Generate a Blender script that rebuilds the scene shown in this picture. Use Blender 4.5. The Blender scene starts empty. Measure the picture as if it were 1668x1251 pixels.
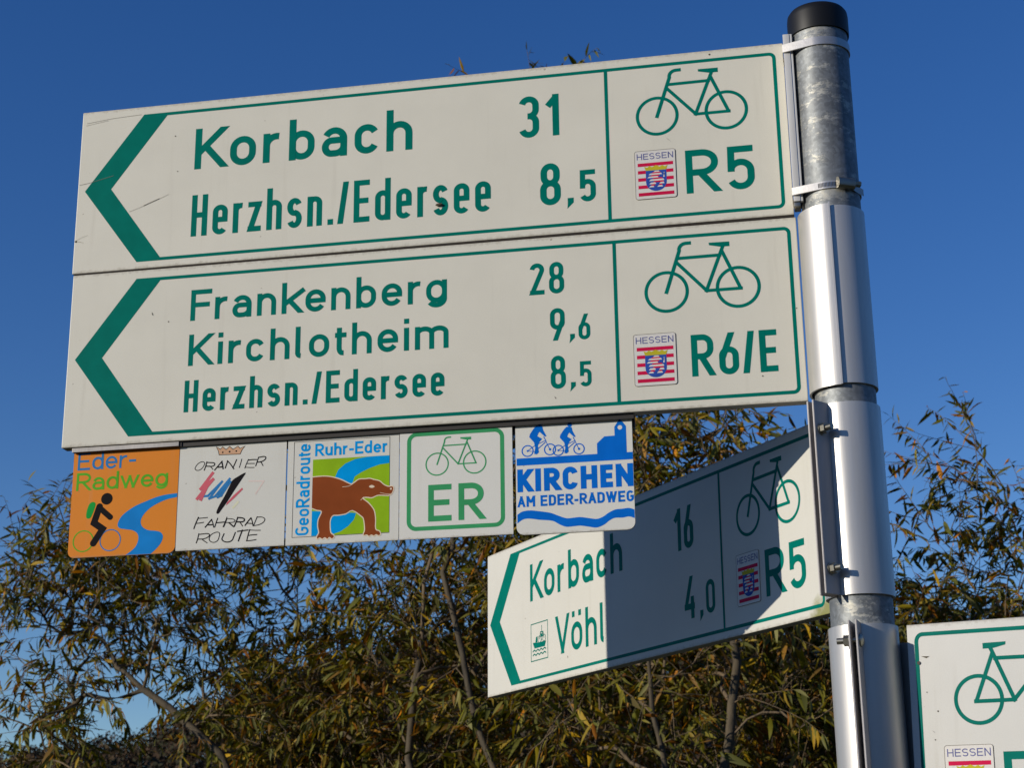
import bpy, bmesh, math, random
import numpy as np
from mathutils import Vector, Matrix
from mathutils.geometry import tessellate_polygon

random.seed(7)
rng = np.random.default_rng(11)
scene = bpy.context.scene
COL = scene.collection
R_ = math.radians
ZO = 2.27                      # height of the second sign's lower edge above the ground

# ------------------------------------------------------------------ camera
cam_d = bpy.data.cameras.new('camera')
cam = bpy.data.objects.new('camera', cam_d)
COL.objects.link(cam)
cam.location = (-0.0468, -2.0727, ZO - 0.6187)
cam.rotation_mode = 'XYZ'
cam.rotation_euler = (1.8777, 0.0125, 0.1838)
cam_d.sensor_fit = 'HORIZONTAL'
cam_d.sensor_width = 36.0
cam_d.lens = 36.0 * 2766.5 / 1668.0
cam_d.clip_start = 0.05
cam_d.clip_end = 12000
cam_d.dof.use_dof = True
cam_d.dof.focus_distance = 2.3
cam_d.dof.aperture_fstop = 22.0
scene.camera = cam

# ------------------------------------------------------------------ sky and sun
SUN_AZ, SUN_EL = 52.8, 16.8    # light travels towards +x,+y at this angle from +y
to_sun = Vector((-math.sin(R_(SUN_AZ)) * math.cos(R_(SUN_EL)), -math.cos(R_(SUN_AZ)) * math.cos(R_(SUN_EL)), math.sin(R_(SUN_EL))))
world = bpy.data.worlds.new('World')
scene.world = world
world.use_nodes = True
wn = world.node_tree.nodes
wl = world.node_tree.links
wn.clear()
sky = wn.new('ShaderNodeTexSky')
sky.sky_type = 'NISHITA'
sky.sun_disc = False
sky.sun_elevation = R_(SUN_EL)
sky.sun_rotation = math.atan2(to_sun.x, to_sun.y)
sky.altitude = 200
sky.air_density = 1.0
sky.dust_density = 0.0
sky.ozone_density = 3.0
bg = wn.new('ShaderNodeBackground')
bg.inputs['Strength'].default_value = 0.112
wo = wn.new('ShaderNodeOutputWorld')
hsv = wn.new('ShaderNodeHueSaturation')
hsv.inputs['Hue'].default_value = 0.517
hsv.inputs['Saturation'].default_value = 1.28
wl.new(sky.outputs[0], hsv.inputs['Color'])
wl.new(hsv.outputs[0], bg.inputs[0])
wl.new(bg.outputs[0], wo.inputs[0])

sun_d = bpy.data.lights.new('sun', 'SUN')
sun_d.energy = 3.9
sun_d.angle = R_(0.53)
sun_d.color = (1.0, 0.93, 0.81)
sun = bpy.data.objects.new('sun', sun_d)
COL.objects.link(sun)
sun.location = (-8, -6, 9)
sun.rotation_euler = to_sun.to_track_quat('Z', 'Y').to_euler()

vs = scene.view_settings
vs.view_transform = 'Standard'
vs.look = 'None'
vs.exposure = 0.0
vs.gamma = 1.0
vs.use_curve_mapping = False

# ------------------------------------------------------------------ helpers
def tag(o, label=None, cat=None, group=None, kind=None):
    if label: o['label'] = label
    if cat: o['category'] = cat
    if group: o['group'] = group
    if kind: o['kind'] = kind
    return o

def empty(name, loc=(0, 0, 0)):
    o = bpy.data.objects.new(name, None)
    COL.objects.link(o)
    o.location = loc
    o.empty_display_size = 0.05
    return o

def link(name, me, mat=None, parent=None):
    o = bpy.data.objects.new(name, me)
    COL.objects.link(o)
    if mat is not None and not me.materials:
        for m in (mat if isinstance(mat, (list, tuple)) else [mat]):
            me.materials.append(m)
    if parent is not None:
        o.parent = parent
    return o

def mesh_np(name, V, faces_flat, sizes, smooth=False):
    """fast mesh from numpy arrays"""
    me = bpy.data.meshes.new(name)
    V = np.asarray(V, dtype=np.float32)
    faces_flat = np.asarray(faces_flat, dtype=np.int32)
    sizes = np.asarray(sizes, dtype=np.int32)
    me.vertices.add(len(V)); me.vertices.foreach_set('co', V.ravel())
    me.loops.add(len(faces_flat)); me.loops.foreach_set('vertex_index', faces_flat)
    me.polygons.add(len(sizes))
    st = np.concatenate([[0], np.cumsum(sizes)[:-1]]).astype(np.int32)
    me.polygons.foreach_set('loop_start', st)
    me.polygons.foreach_set('loop_total', sizes)
    if smooth:
        me.polygons.foreach_set('use_smooth', np.ones(len(sizes), dtype=bool))
    me.update(calc_edges=True)
    return me

def bm_mesh(name, bm, smooth_angle=None):
    bmesh.ops.recalc_face_normals(bm, faces=bm.faces)
    me = bpy.data.meshes.new(name)
    bm.to_mesh(me)
    bm.free()
    if smooth_angle is not None:
        me.polygons.foreach_set('use_smooth', np.ones(len(me.polygons), dtype=bool))
        me.set_sharp_from_angle(angle=R_(smooth_angle))
    return me

def bm_box(bm, x0, x1, y0, y1, z0, z1, bev=0.0, seg=2):
    vs_ = [bm.verts.new((x, y, z)) for z in (z0, z1) for (x, y) in ((x0, y0), (x1, y0), (x1, y1), (x0, y1))]
    fs = [(0, 3, 2, 1), (4, 5, 6, 7), (0, 1, 5, 4), (1, 2, 6, 5), (2, 3, 7, 6), (3, 0, 4, 7)]
    faces = [bm.faces.new([vs_[i] for i in f]) for f in fs]
    if bev > 0:
        es = list({e for f in faces for e in f.edges})
        bmesh.ops.bevel(bm, geom=es, offset=bev, segments=seg, affect='EDGES', profile=0.6)

def bm_prism(bm, poly, z0, z1):
    """poly in xy, extruded in z"""
    a = [bm.verts.new((x, y, z0)) for x, y in poly]
    b = [bm.verts.new((x, y, z1)) for x, y in poly]
    n = len(poly)
    bm.faces.new(a[::-1]); bm.faces.new(b)
    for i in range(n):
        j = (i + 1) % n
        bm.faces.new((a[i], a[j], b[j], b[i]))

def bm_cyl(bm, p0, p1, r, n=16, r1=None):
    p0, p1 = Vector(p0), Vector(p1)
    d = (p1 - p0).normalized()
    u = d.orthogonal().normalized(); w = d.cross(u)
    r1 = r if r1 is None else r1
    a = [bm.verts.new(p0 + (u * math.cos(t) + w * math.sin(t)) * r) for t in [2 * math.pi * i / n for i in range(n)]]
    b = [bm.verts.new(p1 + (u * math.cos(t) + w * math.sin(t)) * r1) for t in [2 * math.pi * i / n for i in range(n)]]
    bm.faces.new(a[::-1]); bm.faces.new(b)
    for i in range(n):
        j = (i + 1) % n
        bm.faces.new((a[i], a[j], b[j], b[i]))

def bm_lathe(bm, prof, n=56):
    """prof: list of (r, z); closed with caps where r == 0"""
    rings = []
    for r, z in prof:
        if r < 1e-6:
            rings.append([bm.verts.new((0, 0, z))])
        else:
            rings.append([bm.verts.new((r * math.cos(2 * math.pi * i / n), r * math.sin(2 * math.pi * i / n), z)) for i in range(n)])
    for A, B in zip(rings, rings[1:]):
        for i in range(n):
            j = (i + 1) % n
            if len(A) == 1 and len(B) == 1: continue
            if len(A) == 1: bm.faces.new((A[0], B[i], B[j]))
            elif len(B) == 1: bm.faces.new((A[i], A[j], B[0]))
            else: bm.faces.new((A[i], A[j], B[j], B[i]))

def bm_arc_sheet(bm, r0, r1, a0, a1, z0, z1, n=40):
    """curved sheet of metal between two radii, angles in degrees"""
    rows = []
    for i in range(n + 1):
        t = R_(a0 + (a1 - a0) * i / n)
        c, s = math.cos(t), math.sin(t)
        rows.append([bm.verts.new((r * c, r * s, z)) for r, z in ((r0, z0), (r1, z0), (r1, z1), (r0, z1))])
    for A, B in zip(rows, rows[1:]):
        for k in range(4):
            l = (k + 1) % 4
            bm.faces.new((A[k], A[l], B[l], B[k]))
    bm.faces.new(rows[0]); bm.faces.new(rows[-1][::-1])

# ------------------------------------------------------------------ materials
def new_mat(name):
    m = bpy.data.materials.new(name)
    m.use_nodes = True
    nt = m.node_tree
    b = nt.nodes['Principled BSDF']
    return m, nt, b

def plain(name, col, rough=0.45, metal=0.0, spec=0.5):
    m, nt, b = new_mat(name)
    b.inputs['Base Color'].default_value = (*col, 1)
    b.inputs['Roughness'].default_value = rough
    b.inputs['Metallic'].default_value = metal
    b.inputs['Specular IOR Level'].default_value = spec
    return m

def noise(nt, scale, detail=4, rough=0.55, vec=None, stretch=None, space='Object'):
    tc = nt.nodes.new('ShaderNodeTexCoord')
    src = tc.outputs[space]
    if stretch:
        mp = nt.nodes.new('ShaderNodeMapping')
        mp.inputs['Scale'].default_value = stretch
        nt.links.new(src, mp.inputs[0]); src = mp.outputs[0]
    n = nt.nodes.new('ShaderNodeTexNoise')
    n.inputs['Scale'].default_value = scale
    n.inputs['Detail'].default_value = detail
    n.inputs['Roughness'].default_value = rough
    nt.links.new(src, n.inputs['Vector'])
    return n

def ramp(nt, src, stops):
    r = nt.nodes.new('ShaderNodeValToRGB')
    el = r.color_ramp.elements
    while len(el) > len(stops): el.remove(el[-1])
    while len(el) < len(stops): el.new(0.5)
    for e, (p, c) in zip(el, stops):
        e.position = p; e.color = (*c, 1) if len(c) == 3 else c
    nt.links.new(src, r.inputs[0])
    return r

def mixc(nt, fac, a, b):
    m = nt.nodes.new('ShaderNodeMix'); m.data_type = 'RGBA'
    for v, i in ((fac, 0), (a, 6), (b, 7)):
        if isinstance(v, (tuple, list)): m.inputs[i].default_value = (*v, 1)
        elif isinstance(v, (int, float)): m.inputs[i].default_value = v
        else: nt.links.new(v, m.inputs[i])
    return m.outputs[2]

def bump(nt, b, src, strength, dist=0.001):
    bp = nt.nodes.new('ShaderNodeBump')
    bp.inputs['Strength'].default_value = strength
    bp.inputs['Distance'].default_value = dist
    nt.links.new(src, bp.inputs['Height'])
    nt.links.new(bp.outputs[0], b.inputs['Normal'])

def sheeting(name, col, rough=0.42, dirt=0.5, algae=False, spec=0.18):
    """white reflective sheeting: fine grain, faint grime and run-off streaks"""
    m, nt, b = new_mat(name)
    n1 = noise(nt, 9, 5, 0.6)
    r1 = ramp(nt, n1.outputs[0], [(0.30, tuple(c * (1 - 0.10 * dirt) for c in col)), (0.62, col)])
    n2 = noise(nt, 900, 2, 0.5)
    r2 = ramp(nt, n2.outputs[0], [(0.3, (0.93, 0.93, 0.93)), (0.7, (1.03, 1.03, 1.03))])
    mul = nt.nodes.new('ShaderNodeMix'); mul.data_type = 'RGBA'; mul.blend_type = 'MULTIPLY'
    mul.inputs[0].default_value = 1.0
    nt.links.new(r1.outputs[0], mul.inputs[6]); nt.links.new(r2.outputs[0], mul.inputs[7])
    # vertical run-off streaks
    n3 = noise(nt, 60, 3, 0.6, stretch=(1.0, 1.0, 0.06))
    r3 = ramp(nt, n3.outputs[0], [(0.60, (0, 0, 0)), (0.85, (0.36 * dirt, 0.36 * dirt, 0.36 * dirt))])
    c = mixc(nt, r3.outputs[0], mul.outputs[2], (0.36, 0.32, 0.24))
    # scattered specks
    n4 = noise(nt, 140, 1, 0.4)
    r4 = ramp(nt, n4.outputs[0], [(0.80, (0, 0, 0)), (0.83, (0.55, 0.55, 0.55))])
    c = mixc(nt, r4.outputs[0], c, (0.22, 0.17, 0.12))
    if dirt > 0:
        # grime that has collected along the edges of the panel
        tc = nt.nodes.new('ShaderNodeTexCoord')
        sep = nt.nodes.new('ShaderNodeSeparateXYZ'); nt.links.new(tc.outputs['Generated'], sep.inputs[0])
        ma = nt.nodes.new('ShaderNodeMath'); ma.operation = 'SUBTRACT'; ma.inputs[1].default_value = 0.5
        nt.links.new(sep.outputs[2], ma.inputs[0])
        mb = nt.nodes.new('ShaderNodeMath'); mb.operation = 'ABSOLUTE'; nt.links.new(ma.outputs[0], mb.inputs[0])
        n5 = noise(nt, 120, 4, 0.7)
        mc = nt.nodes.new('ShaderNodeMath'); mc.operation = 'MULTIPLY_ADD'
        nt.links.new(n5.outputs[0], mc.inputs[0]); mc.inputs[1].default_value = 0.05
        nt.links.new(mb.outputs[0], mc.inputs[2])
        r5 = ramp(nt, mc.outputs[0], [(0.508, (0, 0, 0)), (0.535, (0.7, 0.7, 0.7))])
        c = mixc(nt, r5.outputs[0], c, (0.24, 0.2, 0.14))
    if algae:
        tc = nt.nodes.new('ShaderNodeTexCoord')
        d = nt.nodes.new('ShaderNodeVectorMath'); d.operation = 'DISTANCE'
        nt.links.new(tc.outputs['Object'], d.inputs[0]); d.inputs[1].default_value = (0.995, 0, -0.012)
        n6 = noise(nt, 45, 5, 0.7)
        ad = nt.nodes.new('ShaderNodeMath'); ad.operation = 'MULTIPLY_ADD'
        nt.links.new(n6.outputs[0], ad.inputs[0]); ad.inputs[1].default_value = -0.05
        nt.links.new(d.outputs['Value'], ad.inputs[2])
        r6 = ramp(nt, ad.outputs[0], [(0.0, (0.85, 0.85, 0.85)), (0.022, (0, 0, 0))])
        c = mixc(nt, r6.outputs[0], c, (0.20, 0.20, 0.03))
    nt.links.new(c, b.inputs['Base Color'])
    b.inputs['Roughness'].default_value = rough
    b.inputs['Specular IOR Level'].default_value = spec
    n7 = noise(nt, 14, 2, 0.5)
    bump(nt, b, n7.outputs[0], 0.12, 0.002)
    return m

def print_mat(name, col, rough=0.4, var=0.12):
    m, nt, b = new_mat(name)
    n = noise(nt, 30, 4, 0.6, space='Object')
    r = ramp(nt, n.outputs[0], [(0.3, tuple(c * (1 - var) for c in col)), (0.7, tuple(min(1, c * (1 + var * 0.5)) for c in col))])
    nt.links.new(r.outputs[0], b.inputs['Base Color'])
    b.inputs['Roughness'].default_value = rough
    b.inputs['Specular IOR Level'].default_value = 0.03
    return m

M = {}
M['white'] = sheeting('sign_white', (0.680, 0.648, 0.545), dirt=0.55)
M['white_b'] = sheeting('sign_white_algae', (0.625, 0.605, 0.535), dirt=0.45, algae=True)
M['white_c'] = sheeting('sign_white_gloss', (0.62, 0.605, 0.555), rough=0.24, dirt=0.6, spec=0.4)
M['plate_white'] = sheeting('plaque_white', (0.68, 0.665, 0.60), dirt=0.25)
M['plate_cream'] = sheeting('plaque_cream', (0.645, 0.63, 0.56), dirt=0.5)
M['sticker_white'] = sheeting('sticker_white', (0.66, 0.63, 0.58), dirt=0.0)
M['green'] = print_mat('print_green', (0.0, 0.155, 0.117))
M['er_green'] = print_mat('print_er_green', (0.045, 0.30, 0.115))
M['orange'] = sheeting('plaque_orange', (0.69, 0.215, 0.010), dirt=0.4)
M['river'] = print_mat('print_river_blue', (0.012, 0.21, 0.56))
M['eder_blue'] = print_mat('print_text_blue', (0.035, 0.19, 0.44))
M['rad_green'] = print_mat('print_text_green', (0.10, 0.40, 0.03))
M['pack_green'] = print_mat('print_pack_green', (0.015, 0.32, 0.05))
M['black'] = print_mat('print_black', (0.013, 0.011, 0.012))
M['k_blue'] = print_mat('print_church_blue', (0.003, 0.135, 0.56))
M['lime'] = print_mat('print_lime', (0.26, 0.44, 0.014))
M['g_blue'] = print_mat('print_sky_blue', (0.0, 0.29, 0.68))
M['brown'] = print_mat('print_brown', (0.24, 0.058, 0.016))
M['outline'] = print_mat('print_cream_line', (0.72, 0.60, 0.44))
M['red'] = print_mat('print_red', (0.56, 0.012, 0.065))
M['gold'] = print_mat('print_gold', (0.50, 0.43, 0.03))
M['s_blue'] = print_mat('print_shield_blue', (0.03, 0.08, 0.36))
M['h_blue'] = print_mat('print_text_violet', (0.12, 0.13, 0.30))
M['pink'] = print_mat('print_pink', (0.58, 0.12, 0.15))
M['pale_pink'] = print_mat('print_pale_pink', (0.70, 0.56, 0.50))
M['pale_yellow'] = print_mat('print_pale_yellow', (0.70, 0.68, 0.48))
M['crown_tan'] = print_mat('print_crown_tan', (0.60, 0.36, 0.22))
M['scratch'] = print_mat('scratch_mark', (0.24, 0.22, 0.18), rough=0.8)
M['dirt'] = print_mat('grime_mark', (0.10, 0.085, 0.06), rough=0.8)

def metal(name, col, rough, patch=None, streak=None, aniso=0.0, rvar=0.08, met=1.0):
    m, nt, b = new_mat(name)
    n1 = noise(nt, 14, 5, 0.6, stretch=streak)
    r1 = ramp(nt, n1.outputs[0], [(0.28, tuple(c * 0.62 for c in col)), (0.66, col)])
    c = r1.outputs[0]
    if patch:
        n2 = noise(nt, 20, 8, 0.75, stretch=(0.9, 0.9, 1.9))
        r2 = ramp(nt, n2.outputs[0], [(0.525, (0, 0, 0)), (0.565, (0.9, 0.9, 0.9))])
        c = mixc(nt, r2.outputs[0], c, patch)
        vo = nt.nodes.new('ShaderNodeTexVoronoi'); vo.inputs['Scale'].default_value = 230
        tcv = nt.nodes.new('ShaderNodeTexCoord'); nt.links.new(tcv.outputs['Object'], vo.inputs['Vector'])
        bw = nt.nodes.new('ShaderNodeRGBToBW'); nt.links.new(vo.outputs['Color'], bw.inputs[0])
        rv_ = ramp(nt, bw.outputs[0], [(0.2, (0, 0, 0)), (0.9, (0.5, 0.5, 0.5))])
        c = mixc(nt, rv_.outputs[0], c, tuple(x * 1.7 for x in col))
        ns = noise(nt, 30, 4, 0.7, stretch=(1, 1, 0.07))
        rs_ = ramp(nt, ns.outputs[0], [(0.5, (0, 0, 0)), (0.75, (0.6, 0.6, 0.6))])
        c = mixc(nt, rs_.outputs[0], c, tuple(x * 0.45 for x in col))
        n3 = noise(nt, 70, 4, 0.65)
        r3 = ramp(nt, n3.outputs[0], [(0.4, (0, 0, 0)), (0.75, (0.6, 0.6, 0.6))])
        c = mixc(nt, r3.outputs[0], c, tuple(x * 0.55 for x in col))
    nt.links.new(c, b.inputs['Base Color'])
    b.inputs['Metallic'].default_value = met
    n4 = noise(nt, 40, 4, 0.6, stretch=streak)
    mr = nt.nodes.new('ShaderNodeMapRange')
    mr.inputs['To Min'].default_value = rough - rvar
    mr.inputs['To Max'].default_value = rough + rvar
    nt.links.new(n4.outputs[0], mr.inputs[0])
    nt.links.new(mr.outputs[0], b.inputs['Roughness'])
    b.inputs['Anisotropic'].default_value = aniso
    n5 = noise(nt, 220, 3, 0.6, stretch=streak)
    bump(nt, b, n5.outputs[0], 0.12, 0.0006)
    return m

M['alu'] = metal('brushed_aluminium', (0.60, 0.575, 0.54), 0.43, streak=(1, 1, 0.08), met=0.6, rvar=0.15)
M['alu_old'] = metal('dull_aluminium', (0.34, 0.32, 0.30), 0.5, streak=(1, 1, 0.25), met=0.7)
M['alu_white'] = metal('pale_aluminium', (0.80, 0.78, 0.74), 0.55, streak=(1, 1, 0.1), met=0.2)
M['flange'] = metal('flange_aluminium', (0.50, 0.47, 0.45), 0.5, streak=(1, 1, 0.25), met=0.3)
M['galv'] = metal('galvanised_steel', (0.215, 0.225, 0.225), 0.55, patch=(0.55, 0.52, 0.43), met=0.5)
M['steel'] = metal('clamp_steel', (0.60, 0.57, 0.53), 0.38, met=0.7)
M['bolt'] = metal('bolt_steel', (0.38, 0.36, 0.30), 0.42)
M['edge'] = plain('panel_edge', (0.34, 0.31, 0.28), 0.55, 0.4)
M['rail'] = plain('rail_shade_dark', (0.03, 0.025, 0.02), 0.6, 0.2)
M['cap'] = plain('cap_plastic', (0.007, 0.007, 0.007), 0.5, 0.0, 0.3)

# ------------------------------------------------------------------ stroke lettering (mm on the panel face)
LAYER = 0.000025

def catmull(pts, closed=False, n=5):
    P = [Vector(p) for p in pts]
    out = []
    N = len(P)
    rngi = range(N if closed else N - 1)
    for i in rngi:
        p0 = P[(i - 1) % N] if (closed or i > 0) else P[0]
        p1 = P[i]; p2 = P[(i + 1) % N]
        p3 = P[(i + 2) % N] if (closed or i + 2 < N) else P[-1]
        for k in range(n):
            t = k / n
            out.append(tuple(0.5 * ((2 * p1) + (p2 - p0) * t + (2 * p0 - 5 * p1 + 4 * p2 - p3) * t * t + (3 * p1 - p0 - 3 * p2 + p3) * t ** 3)))
    if not closed: out.append(tuple(P[-1]))
    return out

def arc(cx, cy, rx, ry, a0, a1, n=14):
    n = max(3, int(n * abs(a1 - a0) / 180) + 2)
    return [(cx + rx * math.cos(R_(a0 + (a1 - a0) * i / (n - 1))), cy + ry * math.sin(R_(a0 + (a1 - a0) * i / (n - 1)))) for i in range(n)]

def ribbon(pts, s, caps='BB', closed=False):
    """convex quads along a polyline, mitred"""
    P = [Vector(p) for p in pts]
    Q = [P[0]]
    for p in P[1:]:
        if (p - Q[-1]).length > 1e-4: Q.append(p)
    if closed and (Q[0] - Q[-1]).length < 1e-4: Q.pop()
    P = Q
    h = s / 2
    if len(P) < 2: return []
    if not closed:
        ext = {'B': 0.0, 'S': h, 'E': s * 1.3}
        P = [p.copy() for p in P]
        P[0] -= (P[1] - P[0]).normalized() * ext[caps[0]]
        P[-1] += (P[-1] - P[-2]).normalized() * ext[caps[1]]
    n = len(P)
    L, Rr = [], []
    for i in range(n):
        if closed: d0 = (P[i] - P[i - 1]).normalized(); d1 = (P[(i + 1) % n] - P[i]).normalized()
        else:
            d0 = (P[i] - P[i - 1]).normalized() if i > 0 else None
            d1 = (P[i + 1] - P[i]).normalized() if i < n - 1 else None
            d0 = d0 or d1; d1 = d1 or d0
        nrm = Vector((-d0.y - d1.y, d0.x + d1.x))
        if nrm.length < 1e-6: nrm = Vector((-d0.y, d0.x))
        nrm.normalize()
        c = max(0.38, nrm.dot(Vector((-d1.y, d1.x))))
        L.append(P[i] + nrm * (h / c)); Rr.append(P[i] - nrm * (h / c))
    out = []
    for i in range(n if closed else n - 1):
        j = (i + 1) % n
        out.append([tuple(L[i]), tuple(Rr[i]), tuple(Rr[j]), tuple(L[j])])
    return out

def clip(poly, vmin, vmax):
    for lim, sg in ((vmin, 1), (vmax, -1)):
        out = []
        for i in range(len(poly)):
            a, b = poly[i], poly[(i + 1) % len(poly)]
            ia, ib = (a[1] - lim) * sg >= -1e-9, (b[1] - lim) * sg >= -1e-9
            if ia: out.append(a)
            if ia != ib:
                t = (lim - a[1]) / (b[1] - a[1])
                out.append((a[0] + (b[0] - a[0]) * t, lim))
        poly = out
        if len(poly) < 3: return None
    return poly

def stadium(x0, x1, y0, y1, r):
    c = (x0 + x1) / 2; rx = (x1 - x0) / 2
    r = min(r, (y1 - y0) / 2)
    return arc(c, y1 - r, rx, r, 0, 180) + arc(c, y0 + r, rx, r, 180, 360)

def glyph(ch, r):
    """list of (points, caps, closed); lower case y 0..1 (x-height)..2, capitals and digits y 0..2; r = corner radius in y units"""
    S = []
    def a(p, c='SS', cl=False): S.append((p, c, cl))
    rl = min(r, 0.5)
    rc = min(r, 0.98)
    if ch in 'oö': a(stadium(0, 1, 0, 1, rl), 'BB', True)
    if ch == 'ö': a([(0.12, 1.98), (0.12, 2)]); a([(0.88, 1.98), (0.88, 2)])
    if ch == 'c': a(arc(.5, 1 - rl, .5, rl, 25, 180) + arc(.5, rl, .5, rl, 180, 335), 'BB')
    if ch == 'e': a([(0, .5), (1, .5)], 'BS'); a([(1, .5)] + arc(.5, 1 - rl, .5, rl, 0, 180) + arc(.5, rl, .5, rl, 180, 330), 'BB')
    if ch == 'a':
        a([(1, 0)] + arc(.5, 1 - rl, .5, rl, 0, 155), 'SB')
        a([(1, .57)] + arc(.34, .285, .34, .285, 90, 270) + [(.55, 0)] + arc(.55, .3, .45, .3, 275, 350), 'BB')
    if ch == 'b': a([(0, 0), (0, 2)]); a(stadium(0, 1, 0, 1, rl), 'BB', True)
    if ch == 'd': a([(1, 0), (1, 2)]); a(stadium(0, 1, 0, 1, rl), 'BB', True)
    if ch == 'g': a(stadium(0, 1, 0, 1, rl), 'BB', True); a([(1, 1), (1, -.28 + rl * .8)] + arc(.5, -.28 + rl * .8, .5, rl * .8, 0, -150), 'SB')
    if ch in 'hn':
        a([(0, 0), (0, 2 if ch == 'h' else 1)]); a(arc(.5, 1 - rl, .5, rl, 180, 0) + [(1, 0)], 'BS')
    if ch == 'm':
        q = rl * .5
        a([(0, 0), (0, 1)]); a(arc(.25, 1 - q, .25, q, 180, 0) + [(.5, 0)], 'BS'); a(arc(.75, 1 - q, .25, q, 180, 0) + [(1, 0)], 'BS')
    if ch == 'r': a([(0, 0), (0, 1)]); a(arc(.85, 1 - min(.5, rl * 1.6), .85, min(.5, rl * 1.6), 180, 78), 'BB')
    if ch == 'i': a([(.5, 0), (.5, 1)]); a([(.5, 1.98), (.5, 2)])
    if ch == 'l': a([(0, 2)] + arc(1, min(.5, 2 * r), 1, min(.5, 2 * r), 180, 270), 'SB')
    if ch == 'k': a([(0, 0), (0, 2)]); a([(0, .4), (.96, 1)], 'BE'); a([(.34, .62), (.98, 0)], 'BE')
    if ch == 't': a([(.28, 1.55)] + arc(.78, .3, .5, .3, 180, 270) + [(1, 0)], 'SB'); a([(0, 1), (1, 1)], 'SS')
    if ch == 's': a(arc(.5, .745, .5, .255, 25, 270) + arc(.5, .255, .5, .255, 90, -155)[1:], 'BB')
    if ch == 'u': a([(1, 0), (1, 1)]); a([(0, 1)] + arc(.5, rl, .5, rl, 180, 360), 'SB')
    if ch == 'w': a([(0, 1), (.27, 0)], 'EE'); a([(.27, 0), (.5, 1)], 'EE'); a([(.5, 1), (.73, 0)], 'EE'); a([(.73, 0), (1, 1)], 'EE')
    if ch == 'z': a([(0, 1), (1, 1)]); a([(0, 0), (1, 0)]); a([(0, 0), (1, 1)], 'EE')
    if ch == 'A': a([(0, 0), (.5, 2)], 'EE'); a([(1, 0), (.5, 2)], 'EE'); a([(.2, .6), (.8, .6)], 'BB')
    if ch == 'C': a(arc(.5, 2 - rc, .5, rc, 8, 180) + arc(.5, rc, .5, rc, 180, 352), 'BB')
    if ch == 'D': a([(0, 2)] + arc(.45, 2 - rc, .55, rc, 90, 0) + arc(.45, rc, .55, rc, 0, -90) + [(0, 0)], 'SS'); a([(0, 0), (0, 2)])
    if ch in 'EF':
        a([(0, 0), (0, 2)]); a([(0, 2), (1, 2)], 'BS'); a([(0, 1.02), (.88, 1.02)], 'BS')
        if ch == 'E': a([(0, 0), (1, 0)], 'BS')
    if ch == 'G': a(arc(.5, 2 - rc, .5, rc, 30, 180) + arc(.5, rc, .5, rc, 180, 360) + [(1, .95), (.52, .95)], 'BB')
    if ch == 'H': a([(0, 0), (0, 2)]); a([(1, 0), (1, 2)]); a([(0, 1.02), (1, 1.02)], 'BB')
    if ch == 'I': a([(.5, 0), (.5, 2)])
    if ch == 'K': a([(0, 0), (0, 2)]); a([(0, .72), (.95, 2)], 'BE'); a([(.30, 1.12), (1, 0)], 'BE')
    if ch == 'M': a([(0, 0), (0, 2)]); a([(1, 0), (1, 2)]); a([(0.04, 2), (.5, .7)], 'EB'); a([(.5, .7), (.96, 2)], 'BE')
    if ch == 'N': a([(0, 0), (0, 2)]); a([(1, 0), (1, 2)]); a([(0.03, 2), (.97, 0)], 'BB')
    if ch in 'O0': a(stadium(0, 1, 0, 2, rc), 'BB', True)
    if ch == 'R': a([(0, 0), (0, 2)]); q = min(.5, rc); a([(0, 2)] + arc(.5, 2 - q, .5, q, 90, 0) + arc(.5, .94 + q, .5, q, 0, -90) + [(0, .94)], 'SB'); a([(.42, .94), (1, 0)], 'BE')
    if ch == 'S': a(arc(.5, 1.49, .5, .51, 25, 270) + arc(.5, .51, .5, .51, 90, -155)[1:], 'BB')
    if ch == 'T': a([(.5, 0), (.5, 2)]); a([(0, 2), (1, 2)])
    if ch == 'U': a([(0, 2)] + arc(.5, rc, .5, rc, 180, 360) + [(1, 2)])
    if ch == 'V': a([(0, 2), (.5, 0)], 'EE'); a([(1, 2), (.5, 0)], 'EE')
    if ch == 'W': a([(0, 2), (.26, 0)], 'EE'); a([(.26, 0), (.5, 2)], 'EE'); a([(.5, 2), (.74, 0)], 'EE'); a([(.74, 0), (1, 2)], 'EE')
    q = min(.48, rc)
    if ch == '1': a([(1, 0), (1, 2)]); a([(1, 1.98), (0, 1.5)], 'BB')
    if ch == '2': a(arc(.5, 2 - q, .5, q, 172, -25) + [(0.02, 0)], 'BE'); a([(0, 0), (1, 0)])
    if ch == '3': a(arc(.5, 2 - q, .5, q, 165, 0) + arc(.5, 1.04 + q, .5, q, 0, -90) + [(.4, 1.04)], 'BB'); a([(.4, 1.04)] + arc(.5, 1.04 - q, .5, q, 90, 0) + arc(.5, q, .5, q, 0, -165), 'BB')
    if ch == '4': a([(.62, 2), (0, .5)], 'EB'); a([(0, .5), (1, .5)], 'SB'); a([(.74, 1.05), (.74, 0)], 'BS')
    if ch == '5': a([(.06, 2), (.97, 2)]); a([(.06, 2), (.04, .98)], 'BS'); a([(.04, 1.0)] + arc(.5, 1.3 - q, .5, q, 140, 0) + arc(.5, q, .5, q, 0, -158), 'BB')
    if ch == '6': a(stadium(0, 1, 0, 1.22, q), 'BB', True); a([(0.02, .78), (.66, 2)], 'BE')
    if ch == '8': a(stadium(.05, .95, 1.05, 2, q), 'BB', True); a(stadium(0, 1, 0, 1.05, q), 'BB', True)
    if ch == '9': a(stadium(0, 1, .78, 2, q), 'BB', True); a([(.98, 1.22), (.34, 0)], 'BE')
    if ch == '.': a([(.5, 0), (.5, .01)])
    if ch == '/': a([(0, 0), (1, 2)], 'EE')
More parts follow.
